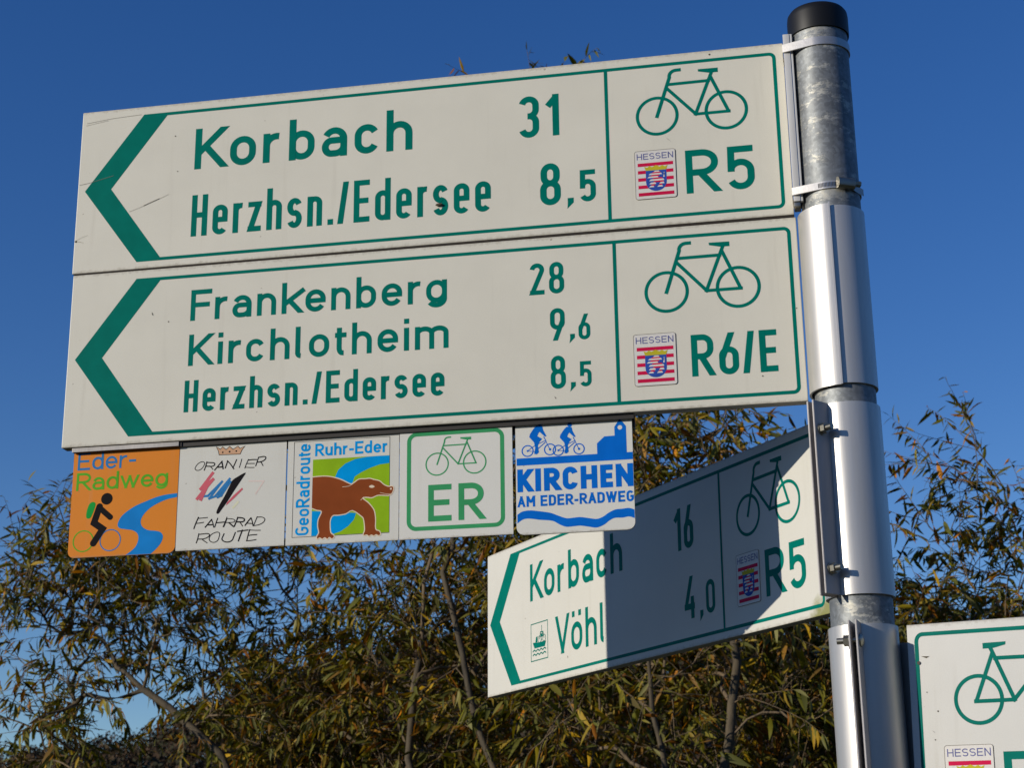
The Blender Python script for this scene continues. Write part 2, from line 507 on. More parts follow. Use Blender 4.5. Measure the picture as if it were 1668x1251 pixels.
    if ch == '-': a([(0, .55), (1, .55)], 'SS')
    return S

MID = dict(K=45, o=37.4, r=27, b=36.5, a=36, c=34.5, h=36.5, F=40, n=36, k=38, e=37.5, g=38, i=8.8, l=15, t=21, m=61, V=47, d=36.5, u=36.5, w=55, s=35, R=43, E=40,
           G=42, A=44, D=42, M=50, N=42, S=40, H=42, I=9, C=42, W=62, O=44, T=40, U=42)
MID.update({'ö': 37.4, '-': 22, '.': 9, '/': 26, '5': 36, '1': 20, '6': 36, '0': 30})
ENG = dict(H=23, e=21.4, r=16.8, z=18.8, h=21.4, s=20.8, n=20.9, E=22, d=21.6, K=34, o=23, b=23, a=23, c=22, V=36, l=11, R=28, g=22)
ENG.update({'.': 7.2, '/': 14.5, '3': 28, '1': 20, '8': 28, '5': 26, '2': 27, '9': 27, '6': 24.6, '0': 28, '4': 30, 'ö': 24})

def word(text, uL, uR, v0, H, s, font=MID, gap=10.5, xh=None, kern=True):
    """list of convex polygons per stroke layer, in mm; glyph boxes fill uL..uR"""
    xh = H * 0.714 if xh is None else xh
    k = H / 63.0
    xs = []
    x = 0
    for i, ch in enumerate(text):
        if ch == ' ':
            x += 24 * k; xs.append(None); continue
        w = max(font[ch] * k, s)
        xs.append((x, x + w))
        g = gap * k
        nx = text[i + 1] if i + 1 < len(text) else ''
        if kern and ch in 'KkrVtF/' and nx not in 'bhlkiIHEN': g *= 0.62
        if kern and nx == '/' : g *= 0.8
        x += w + g
    end = [b for b in xs if b][-1][1]
    f = (uR - uL) / end
    polys = []
    li = 0
    for ch, b in zip(text, xs):
        if b is None: continue
        a0, a1 = uL + b[0] * f, uL + b[1] * f
        x0, x1 = a0 + s / 2, a1 - s / 2
        capital = ch.isupper() or ch.isdigit() or ch == '/'
        if capital:
            ymap = lambda y: v0 + s / 2 + (H - s) * y / 2
            r = max(0.05, (x1 - x0) / 2 / ((H - s) / 2))
        else:
            ymap = lambda y: (v0 + s / 2 + (xh - s) * y) if y <= 1 else (v0 + xh - s / 2 + (H - xh) * (y - 1))
            r = max(0.05, (x1 - x0) / 2 / (xh - s))
        vmax = v0 + H if (capital or ch in 'bdhkltiö') else v0 + xh
        if ch == 't': vmax = v0 + H
        vmin = v0 if ch not in 'g' else v0 - H
        for pts, caps, cl in glyph(ch, r):
            P = [(x0 + (x1 - x0) * px, ymap(py)) for px, py in pts]
            for q in ribbon(P, s, caps, cl):
                q = clip(q, vmin, vmax)
                if q: polys.append((q, li % 7))
            li += 1
    return polys

def strokes(lst, base=0):
    """[(pts, width, caps, closed)] -> polys"""
    out = []
    for i, (p, s, c, cl) in enumerate(lst):
        out += [(q, base + i % 7) for q in ribbon(p, s, c, cl)]
    return out

def fill(pts, layer=0):
    return [([pts[i] for i in t], layer) for t in tessellate_polygon([[Vector((p[0], p[1], 0)) for p in pts]])]

def circle(cx, cy, r, n=28): return [(cx + r * math.cos(2 * math.pi * i / n), cy + r * math.sin(2 * math.pi * i / n)) for i in range(n)]

def decal(name, polys, mat, parent, depth=0.00012, y=0.0, label=None):
    """thin printed film on a face that looks towards -y; polygons in mm"""
    V, F, Z = [], [], []
    for q, li in polys:
        area = sum(q[i][0] * q[(i + 1) % len(q)][1] - q[(i + 1) % len(q)][0] * q[i][1] for i in range(len(q)))
        q = q if area > 0 else q[::-1]
        b = len(V)
        V += [(p[0] / 1000, y - depth - li * LAYER, p[1] / 1000) for p in q]
        F += list(range(b, b + len(q))); Z.append(len(q))
    o = link(name, mesh_np(name, V, F, Z), mat, parent)
    if label: o['label'] = label
    return o

# ------------------------------------------------------------------ pole
POLE_R = 0.0377
pole = empty('sign_pole', (0, 0, 0))
tag(pole, 'round galvanised steel post with black plastic cap carrying all the signs', 'pole')
bm = bmesh.new()
bm_lathe(bm, [(0, 0.0), (POLE_R, 0.0), (POLE_R, ZO + 0.515), (0, ZO + 0.515)], 64)
link('tube', bm_mesh('tube', bm, 40), M['galv'], pole)
bm = bmesh.new()
bm_lathe(bm, [(POLE_R + 0.0004, ZO + 0.5035), (0.0400, ZO + 0.5035), (0.0404, ZO + 0.507), (0.0404, ZO + 0.530), (0.0396, ZO + 0.5365), (0.0370, ZO + 0.5405), (0.030, ZO + 0.5425), (0, ZO + 0.543)], 64)
link('cap', bm_mesh('cap', bm, 40), M['cap'], pole)

# ------------------------------------------------------------------ signs
def frame_matrix(o, ex, ez):
    ex = Vector(ex).normalized(); ez = Vector(ez); ez = (ez - ex * ez.dot(ex)).normalized()
    ey = ez.cross(ex)           # points away from the viewer
    m = Matrix.Identity(4)
    for i in range(3):
        m[i][0], m[i][1], m[i][2], m[i][3] = ex[i], ey[i], ez[i], o[i]
    return m

def sign_root(name, o, ex, ez):
    e = empty(name)
    e.matrix_world = frame_matrix(o, ex, ez)
    return e

def panel(parent, L, H, T, mat, name='panel', rad=0.0):
    """flat extruded panel, printed face first material, edges second"""
    bm = bmesh.new()
    bm_box(bm, 0, L, 0, T, 0, H, 0.0012, 2)
    bmesh.ops.recalc_face_normals(bm, faces=bm.faces)
    for f in bm.faces: f.material_index = 0 if f.normal.y < -0.95 else 1
    me = bm_mesh(name, bm)
    o = link(name, me, [mat, M['edge']], parent)
    return o

def plate(parent, u0, u1, v0, v1, y0, y1, mat, radii=(0, 0, 0, 0), name='plate'):
    """thin plate in mm with rounded corners (bl, br, tr, tl)"""
    pts = []
    for (cx, cy, a0), r in zip(((u0, v0, 180), (u1, v0, 270), (u1, v1, 0), (u0, v1, 90)), radii):
        if r <= 0: pts.append((cx, cy))
        else:
            ox = cx + (r if a0 in (180, 90) else -r); oy = cy + (r if a0 in (180, 270) else -r)
            pts += arc(ox, oy, r, r, a0, a0 + 90, 12)
    bm = bmesh.new()
    A = [bm.verts.new((p[0] / 1000, y0 / 1000, p[1] / 1000)) for p in pts]
    B = [bm.verts.new((p[0] / 1000, y1 / 1000, p[1] / 1000)) for p in pts]
    n = len(pts)
    bm.faces.new(A); bm.faces.new(B[::-1])
    for i in range(n):
        j = (i + 1) % n
        f = bm.faces.new((A[i], A[j], B[j], B[i])); f.material_index = 1
    return link(name, bm_mesh(name, bm), [mat, M['edge']], parent)

def bike_strokes(ox, oy, sc=1.0, w=4.5, mirror=False):
    X = lambda x: ox + (x - 827.5) * sc * (-1 if mirror else 1)
    Y = lambda y: oy + (y - 159.3) * sc
    P = lambda *a: [(X(x), Y(y)) for x, y in a]
    rr = 29.0 * sc - w / 2
    L = [(circle(X(827.5), Y(159.3), rr, 48), w, 'BB', True),
         (circle(X(920.0), Y(159.0), rr, 48), w, 'BB', True),
         (P((827.4, 158.8), (846.0, 215.0)) + P(*arc(855, 216.3, 9.2, 8.8, 172, 92, 8)) + P((862, 225.2)), w * 1.08, 'SB', False),
         (P((842.5, 204.6), (900.5, 205.0)), w, 'BB', False),
         (P((841.5, 199.5), (879.4, 156.9)), w, 'BS', False),
         (P((879.0, 156.9), (903.0, 217.5)), w, 'SS', False),
         (P((900.6, 212.0), (922.5, 158.2)), w, 'BS', False),
         (P((879.0, 156.9), (923.5, 156.9)), w, 'BS', False)]
    polys = strokes(L)
    polys += fill(P((884.8, 223.3), (885.2, 219.8), (899, 216.6), (911.6, 216.4), (911.6, 223.0)), 3)
    return polys

def crest(parent, u0, v0, w=55.0, h=70.5):
    """rounded sticker with the state's striped lion shield"""
    st = plate(parent, u0, u0 + w, v0, v0 + h, -0.7, 0.0, M['sticker_white'], (3.5, 3.5, 3.5, 3.5), 'crest_sticker')
    st['label'] = 'white sticker with red stripes and blue lion shield'
    y = -0.0007
    decal('outline', strokes([([(u0 + 3.5, v0 + .3), (u0 + w - 3.5, v0 + .3)] + arc(u0 + w - 3.5, v0 + 3.5, 3.2, 3.2, 270, 360) + arc(u0 + w - 3.5, v0 + h - 3.5, 3.2, 3.2, 0, 90) + arc(u0 + 3.5, v0 + h - 3.5, 3.2, 3.2, 90, 180) + arc(u0 + 3.5, v0 + 3.5, 3.2, 3.2, 180, 270), .5, 'BB', True)]), M['dirt'], st, y=y)
    F = lambda x, t: (u0 + x * w, v0 + h * (1 - t))
    decal('lettering', word('HESSEN', u0 + .06 * w, u0 + .945 * w, v0 + h * .815, h * .125, 1.15, MID, 9), M['h_blue'], st, y=y)
    for i in range(5):
        t = .258 + .152 * i
        decal('stripe', fill([F(.075, t), F(.075, t + .068), F(.935, t + .068), F(.935, t)], 0), M['red'], st, y=y)
    sh = [F(.265, .415), F(.265, .66)] + [F(.515 - .25 * math.cos(R_(a)), .66 + .185 * math.sin(R_(a))) for a in range(15, 180, 15)] + [F(.765, .66), F(.765, .415)]
    decal('shield', fill(sh, 2), M['s_blue'], st, y=y)
    cr = [F(.23, .33), F(.30, .355), F(.36, .325), F(.42, .35), F(.515, .315), F(.61, .35), F(.67, .325), F(.73, .355), F(.80, .33), F(.76, .42), F(.27, .42)]
    decal('crown', fill(cr, 3), M['gold'], st, y=y)
    # rampant lion in bars of white and red
    bars = [(.45, .60, .430, .456, 0), (.40, .63, .456, .482, 1), (.33, .66, .482, .512, 0), (.37, .60, .512, .542, 1), (.30, .57, .542, .572, 0), (.41, .67, .572, .602, 1), (.34, .71, .602, .636, 0),
            (.43, .70, .636, .668, 1), (.34, .51, .668, .702, 0), (.58, .71, .668, .702, 0), (.37, .49, .702, .734, 1), (.56, .66, .702, .734, 1), (.33, .46, .734, .764, 0), (.53, .67, .734, .764, 0), (.68, .72, .47, .57, 0)]
    pw, pr = [], []
    for a, b, t0, t1, k in bars:
        (pr if k else pw).extend(fill([F(a, t1), F(a + .04, t0), F(b - .02, t0), F(b, t1)], 4))
    decal('lion', pw, M['sticker_white'], st, y=y)
    decal('lion', pr, M['red'], st, y=y)
    return st

def left_sign_face(e, extra_mirror=False):
    """chevron, border with rounded right corners, divider"""
    up = [(10.9, 125), (50.4, 125), (132.6, 237.7), (94.0, 237.7)]
    lo = [(10.9, 125), (95.0, 10.3), (132.4, 10.3), (50.4, 125)]
    decal('arrow', [(up, 1), (lo, 1)], M['green'], e)
    bp = [(128, 235.3)] + arc(980.5, 228.6, 6.7, 6.7, 90, 0, 8) + arc(980.5, 19.3, 6.7, 6.7, 0, -90, 8) + [(128, 12.6)]
    decal('border', strokes([(bp, 4.8, 'BB', False)]), M['green'], e)
    decal('divider', strokes([([(759.4, 234), (759.4, 14)], 4.7, 'BB', False)], 3), M['green'], e)

def comma(u, v, s=7.0): return fill([(u, v), (u + 8.8, v + 8.6), (u + 8.8, v + 15.5), (u + 0.6, v + 15.5), (u + 0.6, v + 8.0)], 0)

SIGN_T = 0.018
# --- sign 1 (top)
s1 = sign_root('direction_sign', (-1.0478, 0.0, ZO + 0.254), (1, 0, 0), (0, 0, 1))
tag(s1, 'topmost white cycle route sign pointing left, two lines, Korbach 31 and R5', 'sign', 'white cycle route signs on the post')
panel(s1, 1.0, 0.25, SIGN_T, M['white'])
left_sign_face(s1)
decal('lettering', word('Korbach', 173.2, 489.0, 143.8, 62.8, 9.9), M['green'], s1)
decal('lettering', word('Herzhsn./Edersee', 172.6, 598.5, 41.6, 62.6, 8.0, ENG, 7.7), M['green'], s1)
decal('distance_number', word('31', 638.4, 694.0, 144.8, 62.4, 9.0, ENG, 7.5), M['green'], s1)
decal('distance_number', word('8', 666.0, 694.2, 42.6, 61.4, 9.0, ENG) + comma(702.6, 35.3) + [(q, l) for q, l in word('5', 719.5, 741.5, 43.6, 46.2, 7.2, ENG)], M['green'], s1)
decal('bicycle_symbol', bike_strokes(827.5, 159.3), M['green'], s1)
crest(s1, 794.6, 38.9)
decal('route_number', word('R5', 862.3, 952.3, 42.0, 62.6, 9.2, MID, 11), M['green'], s1)
for pts_, w_ in (([(7.0, 232.0), (28.9, 234.4), (52.3, 236.4), (90, 237.9)], .6), ([(6, 228.5), (22, 231), (40, 233.5)], .5), ([(1.9, 135.5), (18.4, 138.0), (34.8, 141.6), (52.9, 145.7)], .7),
                  ([(79.6, 87.5), (100.5, 94.6), (119.8, 102.0), (137.4, 109.1)], .55), ([(100.5, 94.8), (112, 99.6), (124, 103.9)], 1.1), ([(1.8, 49.7), (8, 48), (14, 46.0)], .5), ([(1.8, 49.7), (10, 54), (20, 57)], .4)):
    decal('scratch', strokes([(catmull(pts_), w_ * 0.65, 'BB', False)], 5), M['scratch'], s1, depth=0.0004)
for sp_ in (fill(circle(142.8, 198.7, .9, 8)), fill(circle(148.8, 143.3, .8, 8)), fill(circle(901.5, 243.7, 1.3, 8)), fill([(838, 126), (845, 119), (841, 123.5)]), fill(circle(2.5, 49, 1.6, 8)),):
    decal('speck', sp_, M['dirt'], s1, depth=0.0004)
bm = bmesh.new()
bmesh.ops.create_icosphere(bm, subdivisions=2, radius=0.0028)
for v in bm.verts: v.co = Vector((v.co.x * 1.9, v.co.y * 0.7, v.co.z * 0.8)) + Vector((0.5273, -0.002, 0.0565))
link('snail', bm_mesh('snail', bm, 180), M['dirt'], s1)
def to_local(e, o): 
    """child built in world coordinates with z measured from ZO"""
    o.parent = e; o.matrix_parent_inverse = e.matrix_world.inverted(); return o
bpy.context.view_layer.update()
def hw(name, bm, mat, e, ang=35):
    """hardware: mesh modelled round the pole axis, z from the second sign's lower edge"""
    o = link(name, bm_mesh(name, bm, ang), mat)
    o.location = (0, 0, ZO)
    return to_local(e, o)
bm = bmesh.new()
bm_box(bm, -0.0472, -0.0386, -0.0245, 0.0125, 0.262, 0.5035, 0.0008)
bm_box(bm, -0.0384, -0.0352, -0.0235, -0.0172, 0.262, 0.5035, 0.0006)
hw('mounting_channel', bm, M['alu_white'], s1)
def hull2(P):
    P = sorted(set(P))
    def half(it):
        h = []
        for p in it:
            while len(h) > 1 and (h[-1][0] - h[-2][0]) * (p[1] - h[-2][1]) - (h[-1][1] - h[-2][1]) * (p[0] - h[-2][0]) <= 0: h.pop()
            h.append(p)
        return h[:-1]
    return half(P) + half(P[::-1])
hp = hull2([(0.0384 * math.cos(R_(a)), 0.0384 * math.sin(R_(a))) for a in range(0, 360, 5)] + [(-0.0478, -0.0252), (-0.0478, 0.0130), (-0.0348, -0.0246)])
def band(z0, z1, e, th=0.0012):
    bm = bmesh.new()
    n = len(hp)
    rows = []
    for i in range(n):
        a, b, c = Vector(hp[i - 1]), Vector(hp[i]), Vector(hp[(i + 1) % n])
        t = (c - a).normalized(); nr = Vector((t.y, -t.x))
        q = b + nr * th
        rows.append([bm.verts.new(v) for v in ((b.x, b.y, z0), (q.x, q.y, z0 + .0006), (q.x, q.y, z1 - .0006), (b.x, b.y, z1))])
    for i in range(n):
        A, B = rows[i], rows[(i + 1) % n]
        for k in range(4): bm.faces.new((A[k], A[(k + 1) % 4], B[(k + 1) % 4], B[k]))
    return hw('clamp_band', bm, M['steel'], e, 50)
b1 = band(0.4755, 0.4880, s1)
b2 = band(0.2695, 0.2808, s1)
def housing():
    bm = bmesh.new()
    c = R_(-62); d = Vector((math.cos(c), math.sin(c), 0)); t = Vector((-d.y, d.x, 0))
    def P(a, r, z): return d * r + t * a + Vector((0, 0, z))
    # arched screw housing
    prof = [(0.0398, 0.2678), (0.0398, 0.2826), (0.0440, 0.2826), (0.0475, 0.2800), (0.0487, 0.2752), (0.0475, 0.2704), (0.0440, 0.2678)]
    A = [bm.verts.new(P(-0.0125, r, z)) for r, z in prof]; B = [bm.verts.new(P(0.011, r, z)) for r, z in prof]
    bm.faces.new(A); bm.faces.new(B[::-1])
    for i in range(len(prof)):
        j = (i + 1) % len(prof); bm.faces.new((A[i], A[j], B[j], B[i]))
    bm_cyl(bm, P(0.011, 0.0442, 0.2752), P(0.019, 0.0442, 0.2752), 0.0042, 6)
    return bm
hw('screw_housing', housing(), M['bolt'], s1)
bm = bmesh.new()     # loose end of the band curling away
prev = None
for i in range(6):
    a = R_(-44 + i * 4.2); r = 0.0400 + 0.00016 * i * i * 1.3
    row = [bm.verts.new((r * math.cos(a), r * math.sin(a), z)) for z in (0.2695 - i * .0012, 0.2800 - i * .0014)]
    if prev: bm.faces.new((prev[0], row[0], row[1], prev[1]))
    prev = row
hw('band_tail', bm, M['steel'], s1)
bm = bmesh.new()
for i in range(13):
    a = R_(-112 + i * 2.6); d = Vector((math.cos(a), math.sin(a), 0)); t = Vector((-d.y, d.x, 0.0))
    q = [d * 0.0401 + t * x + Vector((0, 0, z)) for x, z in ((-.0004, .2722), (.0004, .2718), (.0004, .2780), (-.0004, .2784))]
    bm.faces.new([bm.verts.new(v) for v in q])
hw('band_slots', bm, M['rail'], s1)
bm = bmesh.new(); bm_box(bm, -0.0475, -0.0390, -0.0225, -0.0120, 0.2555, 0.2618, 0.001)
hw('clip', bm, M['bolt'], s1)

# --- sign 2 (second from the top)
s2 = sign_root('direction_sign', (-1.0436, -0.0040, ZO + 0.0), (1, 0.0036, 0), (0, 0, 1))
tag(s2, 'white three-line cycle route sign, Frankenberg 28 and R6/E, directly above the square plaques', 'sign', 'white cycle route signs on the post')
bpy.context.view_layer.update()
panel(s2, 0.9975, 0.25, SIGN_T, M['white'])
left_sign_face(s2)
decal('lettering', word('Frankenberg', 175.0, 533.9, 169.3, 45.0, 6.9), M['green'], s2)
decal('lettering', word('Kirchlotheim', 174.9, 536.0, 104.4, 45.0, 6.9), M['green'], s2)
decal('lettering', word('Herzhsn./Edersee', 171.7, 530.4, 39.0, 44.8, 6.7, ENG, 7.7), M['green'], s2)
decal('distance_number', word('28', 646.0, 691.8, 169.2, 44.6, 6.3, ENG, 8.6), M['green'], s2)
decal('distance_number', word('9', 671.9, 691.5, 103.6, 45, 6.3, ENG) + fill([(697.0, 98.5), (704.4, 106), (704.4, 111.4), (698.0, 111.4), (698.0, 105)]) + word('6', 709.2, 724.8, 102.6, 35.5, 5.2, ENG), M['green'], s2)
decal('distance_number', word('8', 671.3, 691.2, 37.6, 45.2, 6.3, ENG) + fill([(696.6, 32.6), (704.0, 40), (704.0, 45.4), (697.6, 45.4), (697.6, 39)]) + word('5', 709.3, 724.7, 38.4, 34.5, 5.2, ENG), M['green'], s2)
decal('bicycle_symbol', bike_strokes(826.0, 159.8), M['green'], s2)
crest(s2, 780.2, 33.2)
decal('route_number', word('R6/E', 854.2, 963.2, 41.8, 56.4, 8.0, ENG, 6.5), M['green'], s2)
for sp_ in (fill(circle(120.0, 184.1, .8, 8)), fill(circle(144.0, 170.8, .9, 8)), fill([(675.6, 28), (678, 25), (677.2, 24.2)]), fill(circle(942.9, 36.6, .9, 8)), fill(circle(990.8, 124.3, .8, 8)), fill([(119, 187), (121.5, 182), (120.4, 181.6)]),):
    decal('speck', sp_, M['dirt'], s2, depth=0.0004)
bm = bmesh.new()
bm_arc_sheet(bm, 0.0381, 0.0410, -99.5, 120, 0.0085, 0.2455, 60)
hw('sleeve', bm, M['alu'], s2)
bm = bmesh.new()
bm_arc_sheet(bm, 0.0412, 0.0440, -258, -95, 0.0060, 0.2475, 50)
hw('sleeve', bm, M['alu'], s2)
bm = bmesh.new()      # rolled lip along the seam of the sleeve
for a0, a1, r0, r1 in ((-95.6, -92.2, 0.0440, 0.0452),):
    bm_arc_sheet(bm, 0.0412, 0.0453, -96.4, -93.6, 0.0062, 0.2490, 4)
hw('seam_lip', bm, M['alu'], s2)
# rail along the lower edge that holds the plaques, and a strip of painted shade
bm = bmesh.new()
bm_box(bm, 0.012, 0.777, 0.0150, 0.0165, -0.0165, -0.0004, 0.0003)
bm_box(bm, 0.1675, 0.777, 0.0050, 0.0066, -0.0070, -0.0004, 0.0003)  # added dark strip: shade under the sign put into colour
link('rail_and_shade_strip', bm_mesh('rail_and_shade_strip', bm), M['rail'], s2)
bm = bmesh.new()
bm_box(bm, 0.0150, 0.1665, 0.0020, 0.0034, -0.0066, -0.0006, 0.0003)
link('rail_lip', bm_mesh('rail_lip', bm), M['alu_old'], s2)
bm = bmesh.new()
bm_box(bm, 0.0160, 0.1700, 0.0036, 0.0072, -0.0072, -0.0012, 0.0003)
link('rail_backing', bm_mesh('rail_backing', bm), M['rail'], s2)

# --- sign 3 (behind, half in shadow)
o3 = Vector((-0.6312, 0.8641, ZO - 0.2448)); ex3 = Vector((0.5952, -0.8034, -0.0135)); ez3 = Vector((0.0095, -0.0098, 0.9999))
s3 = sign_root('direction_sign', o3, ex3, ez3)
tag(s3, 'white cycle route sign turned away behind the others, reading Korbach 16, half in shadow', 'sign', 'white cycle route signs on the post')
bpy.context.view_layer.update()
panel(s3, 1.0, 0.25, SIGN_T, M['white_b'])
left_sign_face(s3)
decal('lettering', word('Korbach', 168.6, 483.4, 142.4, 63.4, 9.8), M['green'], s3)
decal('lettering', word('Vöhl', 260.2, 424.5, 41.0, 62.6, 9.0, MID, 11), M['green'], s3)
decal('distance_number', word('16', 634.6, 688.5, 142.0, 62.5, 9.0, ENG, 7.5), M['green'], s3)
decal('distance_number', word('4', 658.5, 690.0, 40.5, 60.5, 8.6, ENG) + comma(698.6, 33.0) + word('0', 715.4, 738.6, 41.2, 47.0, 7.0, ENG), M['green'], s3)
decal('bicycle_symbol', bike_strokes(828.0, 159.3), M['green'], s3)
crest(s3, 795.0, 38.2)
decal('route_number', word('R5', 862.8, 953.0, 41.8, 62.6, 9.2, MID, 11), M['green'], s3)
fb = [(170.8, 41.4), (231.6, 41.4), (231.6, 103), (170.8, 103)]
fer = strokes([(fb, 1.7, 'BB', True), (circle(202.2, 74.8, 5.6, 18), 1.3, 'BB', True), (circle(218.6, 75.4, 5.6, 18), 1.3, 'BB', True),
               ([(210.1, 97.5), (210.1, 86)], 1.5, 'BB', False), ([(204.5, 86.4), (215.2, 86.0)], 2.0, 'BB', False), ([(209.7, 72), (205, 86), (202.2, 74.8)], 1.6, 'BB', False), ([(209.7, 78), (215, 86), (218.6, 75.4)], 1.6, 'BB', False), ([(206, 81), (214, 81)], 5.5, 'BB', False)])
for vv in (57.8, 51.2):
    fer += strokes([(catmull([(176.6 + i * 6.1, vv + (1.2 if i % 2 else -1.2)) for i in range(9)]), 2.2, 'BB', False)])
fer += fill([(177.0, 72.0), (196.6, 70.4), (225.5, 69.9), (221.0, 61.2), (183.4, 61.8)], 2) + fill([(186.8, 71.2), (189.2, 80.2), (195.0, 80.8), (194.4, 71.0)], 3)
decal('ferry_symbol', fer, M['green'], s3)
for sp_ in (fill([(300.5, 36), (302.2, 33), (301, 31)]), fill(circle(75, 62, .9, 8)), fill(circle(150, 117, .7, 8)),):
    decal('speck', sp_, M['dirt'], s3, depth=0.0004)
def flange_set(e, ang, z0, z1, bolts, head_side, gap=0.0062):
    """sleeve with two bolted flange plates at an angle round the post"""
    c = R_(ang); d = Vector((math.cos(c), math.sin(c), 0)); t = Vector((-d.y, d.x, 0))
    half = math.degrees(0.0045 / 0.041)
    bm = bmesh.new()
    bm_arc_sheet(bm, 0.0381, 0.0414, ang + half, ang + 360 - half, z0, z1, 84)
    hw('sleeve', bm, M['alu'], e)
    for sgn in (1, -1):
        bm = bmesh.new()
        q = []
        for a, r in ((sgn * gap / 2, 0.0385), (sgn * gap / 2, 0.0672), (sgn * (gap / 2 + 0.0024), 0.0672), (sgn * (gap / 2 + 0.0024), 0.0385)):
            p = d * r + t * a; q.append((p.x, p.y))
        bm_prism(bm, q, z0 + (0.0 if sgn > 0 else -0.0015), z1 + 0.001)
        es = [x for x in bm.edges]
        bmesh.ops.bevel(bm, geom=es, offset=0.0005, segments=2, affect='EDGES')
        hw('flange', bm, M['flange'], e)
    for zb in bolts:
        p = d * 0.0545 + Vector((0, 0, zb)); hs = head_side; k = gap / 2 + 0.0024
        bm = bmesh.new()
        bm_cyl(bm, p - t * hs * (k + 0.016), p + t * hs * (k + 0.001), 0.0037, 14)
        bm_lathe_ring = [(0.0, 0.0), (0.0086, 0.0), (0.0082, 0.0018), (0.0062, 0.0036), (0.003, 0.0046), (0, 0.0048)]
        rings = []
        u = t * hs; a1 = Vector((0, 0, 1)); a2 = u.cross(a1)
        for r, h in bm_lathe_ring:
            if r == 0: rings.append([bm.verts.new(p + u * (k + h))])
            else: rings.append([bm.verts.new(p + u * (k + h) + (a1 * math.cos(w) + a2 * math.sin(w)) * r) for w in [2 * math.pi * i / 16 for i in range(16)]])
        for A, B in zip(rings, rings[1:]):
            for i in range(16):
                j = (i + 1) % 16
                if len(A) == 1: bm.faces.new((A[0], B[i], B[j]))
                elif len(B) == 1: bm.faces.new((A[i], A[j], B[0]))
                else: bm.faces.new((A[i], A[j], B[j], B[i]))
        bo = hw('bolt', bm, M['bolt'], e)
        bm = bmesh.new()
        bm_cyl(bm, p - t * hs * (k + 0.0002), p - t * hs * (k + 0.0014), 0.0082, 20)
        bm_cyl(bm, p - t * hs * (k + 0.0014), p - t * hs * (k + 0.0078), 0.0066, 6)
        hw('nut', bm, M['bolt'], e, 30)
flange_set(s3, -131.5, -0.2535, -0.0155, (-0.0500, -0.2230), -1)
bm = bmesh.new()
bm_box(bm, 0.86, 1.032, SIGN_T + 0.0002, SIGN_T + 0.0042, 0.012, 0.232, 0.0006)
link('back_plate', bm_mesh('back_plate', bm), M['alu_old'], s3)

# --- sign 4 (lower right)
o4 = Vector((0.0436, -0.0118, ZO - 0.539)); ex4 = Vector((0.9326, -0.3597, -0.0281)); ez4 = Vector((0.0262, -0.0101, 0.9996))
s4 = sign_root('direction_sign', o4, ex4, ez4)
tag(s4, 'white cycle route sign pointing right, lowest on the post, cut by picture edge', 'sign', 'white cycle route signs on the post')
bpy.context.view_layer.update()
panel(s4, 1.0, 0.25, SIGN_T, M['white_c'])
mir = lambda pts: [(1000 - x + 0.0, y) for x, y in pts]
up = mir([(10.9, 125), (50.4, 125), (132.6, 237.7), (94.0, 237.7)]); lo = mir([(10.9, 125), (95.0, 10.3), (132.4, 10.3), (50.4, 125)])
decal('arrow', [(up, 1), (lo, 1)], M['green'], s4)
bp = mir([(128, 235.3)] + arc(981.5, 228.9, 7.4, 9.0, 90, 0, 8) + arc(981.5, 19.3, 7.4, 6.7, 0, -90, 8) + [(128, 12.6)])
decal('border', strokes([(bp, 4.8, 'BB', False)]), M['green'], s4)
decal('divider', strokes([([(240.6, 234), (240.6, 14)], 4.7, 'BB', False)], 3), M['green'], s4)
decal('bicycle_symbol', bike_strokes(173.3, 159.3, mirror=True), M['green'], s4)
crest(s4, 36.8, 38.0, 57)
decal('route_number', word('R5', 104.5, 195.0, 41.6, 58.0, 9.0, MID, 11), M['green'], s4)
for sp_ in (fill(circle(32.4, 147.7, 1.0, 7)), fill([(24, 126), (28, 122.5), (26, 124.8)]), fill(circle(27.2, 115.2, .8, 7)), fill(circle(20.5, 170, .7, 7)), fill([(16, 212), (26, 211.6), (22, 209.6)]),):
    decal('speck', sp_, M['dirt'], s4, depth=0.0004)
bm = bmesh.new(); bm_cyl(bm, (0.0130, -0.0012, 0.2045), (0.0130, 0.0003, 0.2045), 0.0021, 12)
link('rivet', bm_mesh('rivet', bm), M['rail'], s4)
flange_set(s4, -101.5, -0.545, -0.2890, (-0.3105, -0.520), 1)
bm = bmesh.new()
bm_box(bm, -0.028, 0.14, SIGN_T + 0.0002, SIGN_T + 0.0042, 0.012, 0.232, 0.0006)
link('back_plate', bm_mesh('back_plate', bm), M['alu_old'], s4)

# ------------------------------------------------------------------ square route plaques hung from the rail (same frame as sign 2)
PG = 'square route plaques hanging in a row under the second sign'
def plaque(label, u0, u1, v0, v1, mat, y, radii=(0, 0, 0, 0), th=2.0):
    e = sign_root('route_plaque', (-1.0436, -0.0040, ZO), (1, 0.0036, 0), (0, 0, 1))
    k = (y + 0.0) / 2.07                       # set back behind the sign's face
    e.location = e.matrix_world @ Vector(((u0 - (996 - u0) * k) / 1000, y, (v0 + (v0 + 619) * k) / 1000))
    e.scale = (1 + k, 1, 1 + k)
    tag(e, label, 'plaque', PG)
    off = [u0, v0]
    plate(e, 0, u1 - u0, 0, v1 - v0, 0, th, mat, radii)
    return e, (lambda pts: [(a - u0, b - v0) for a, b in pts]), (lambda polys: [([(a - u0, b - v0) for a, b in q], l) for q, l in polys])

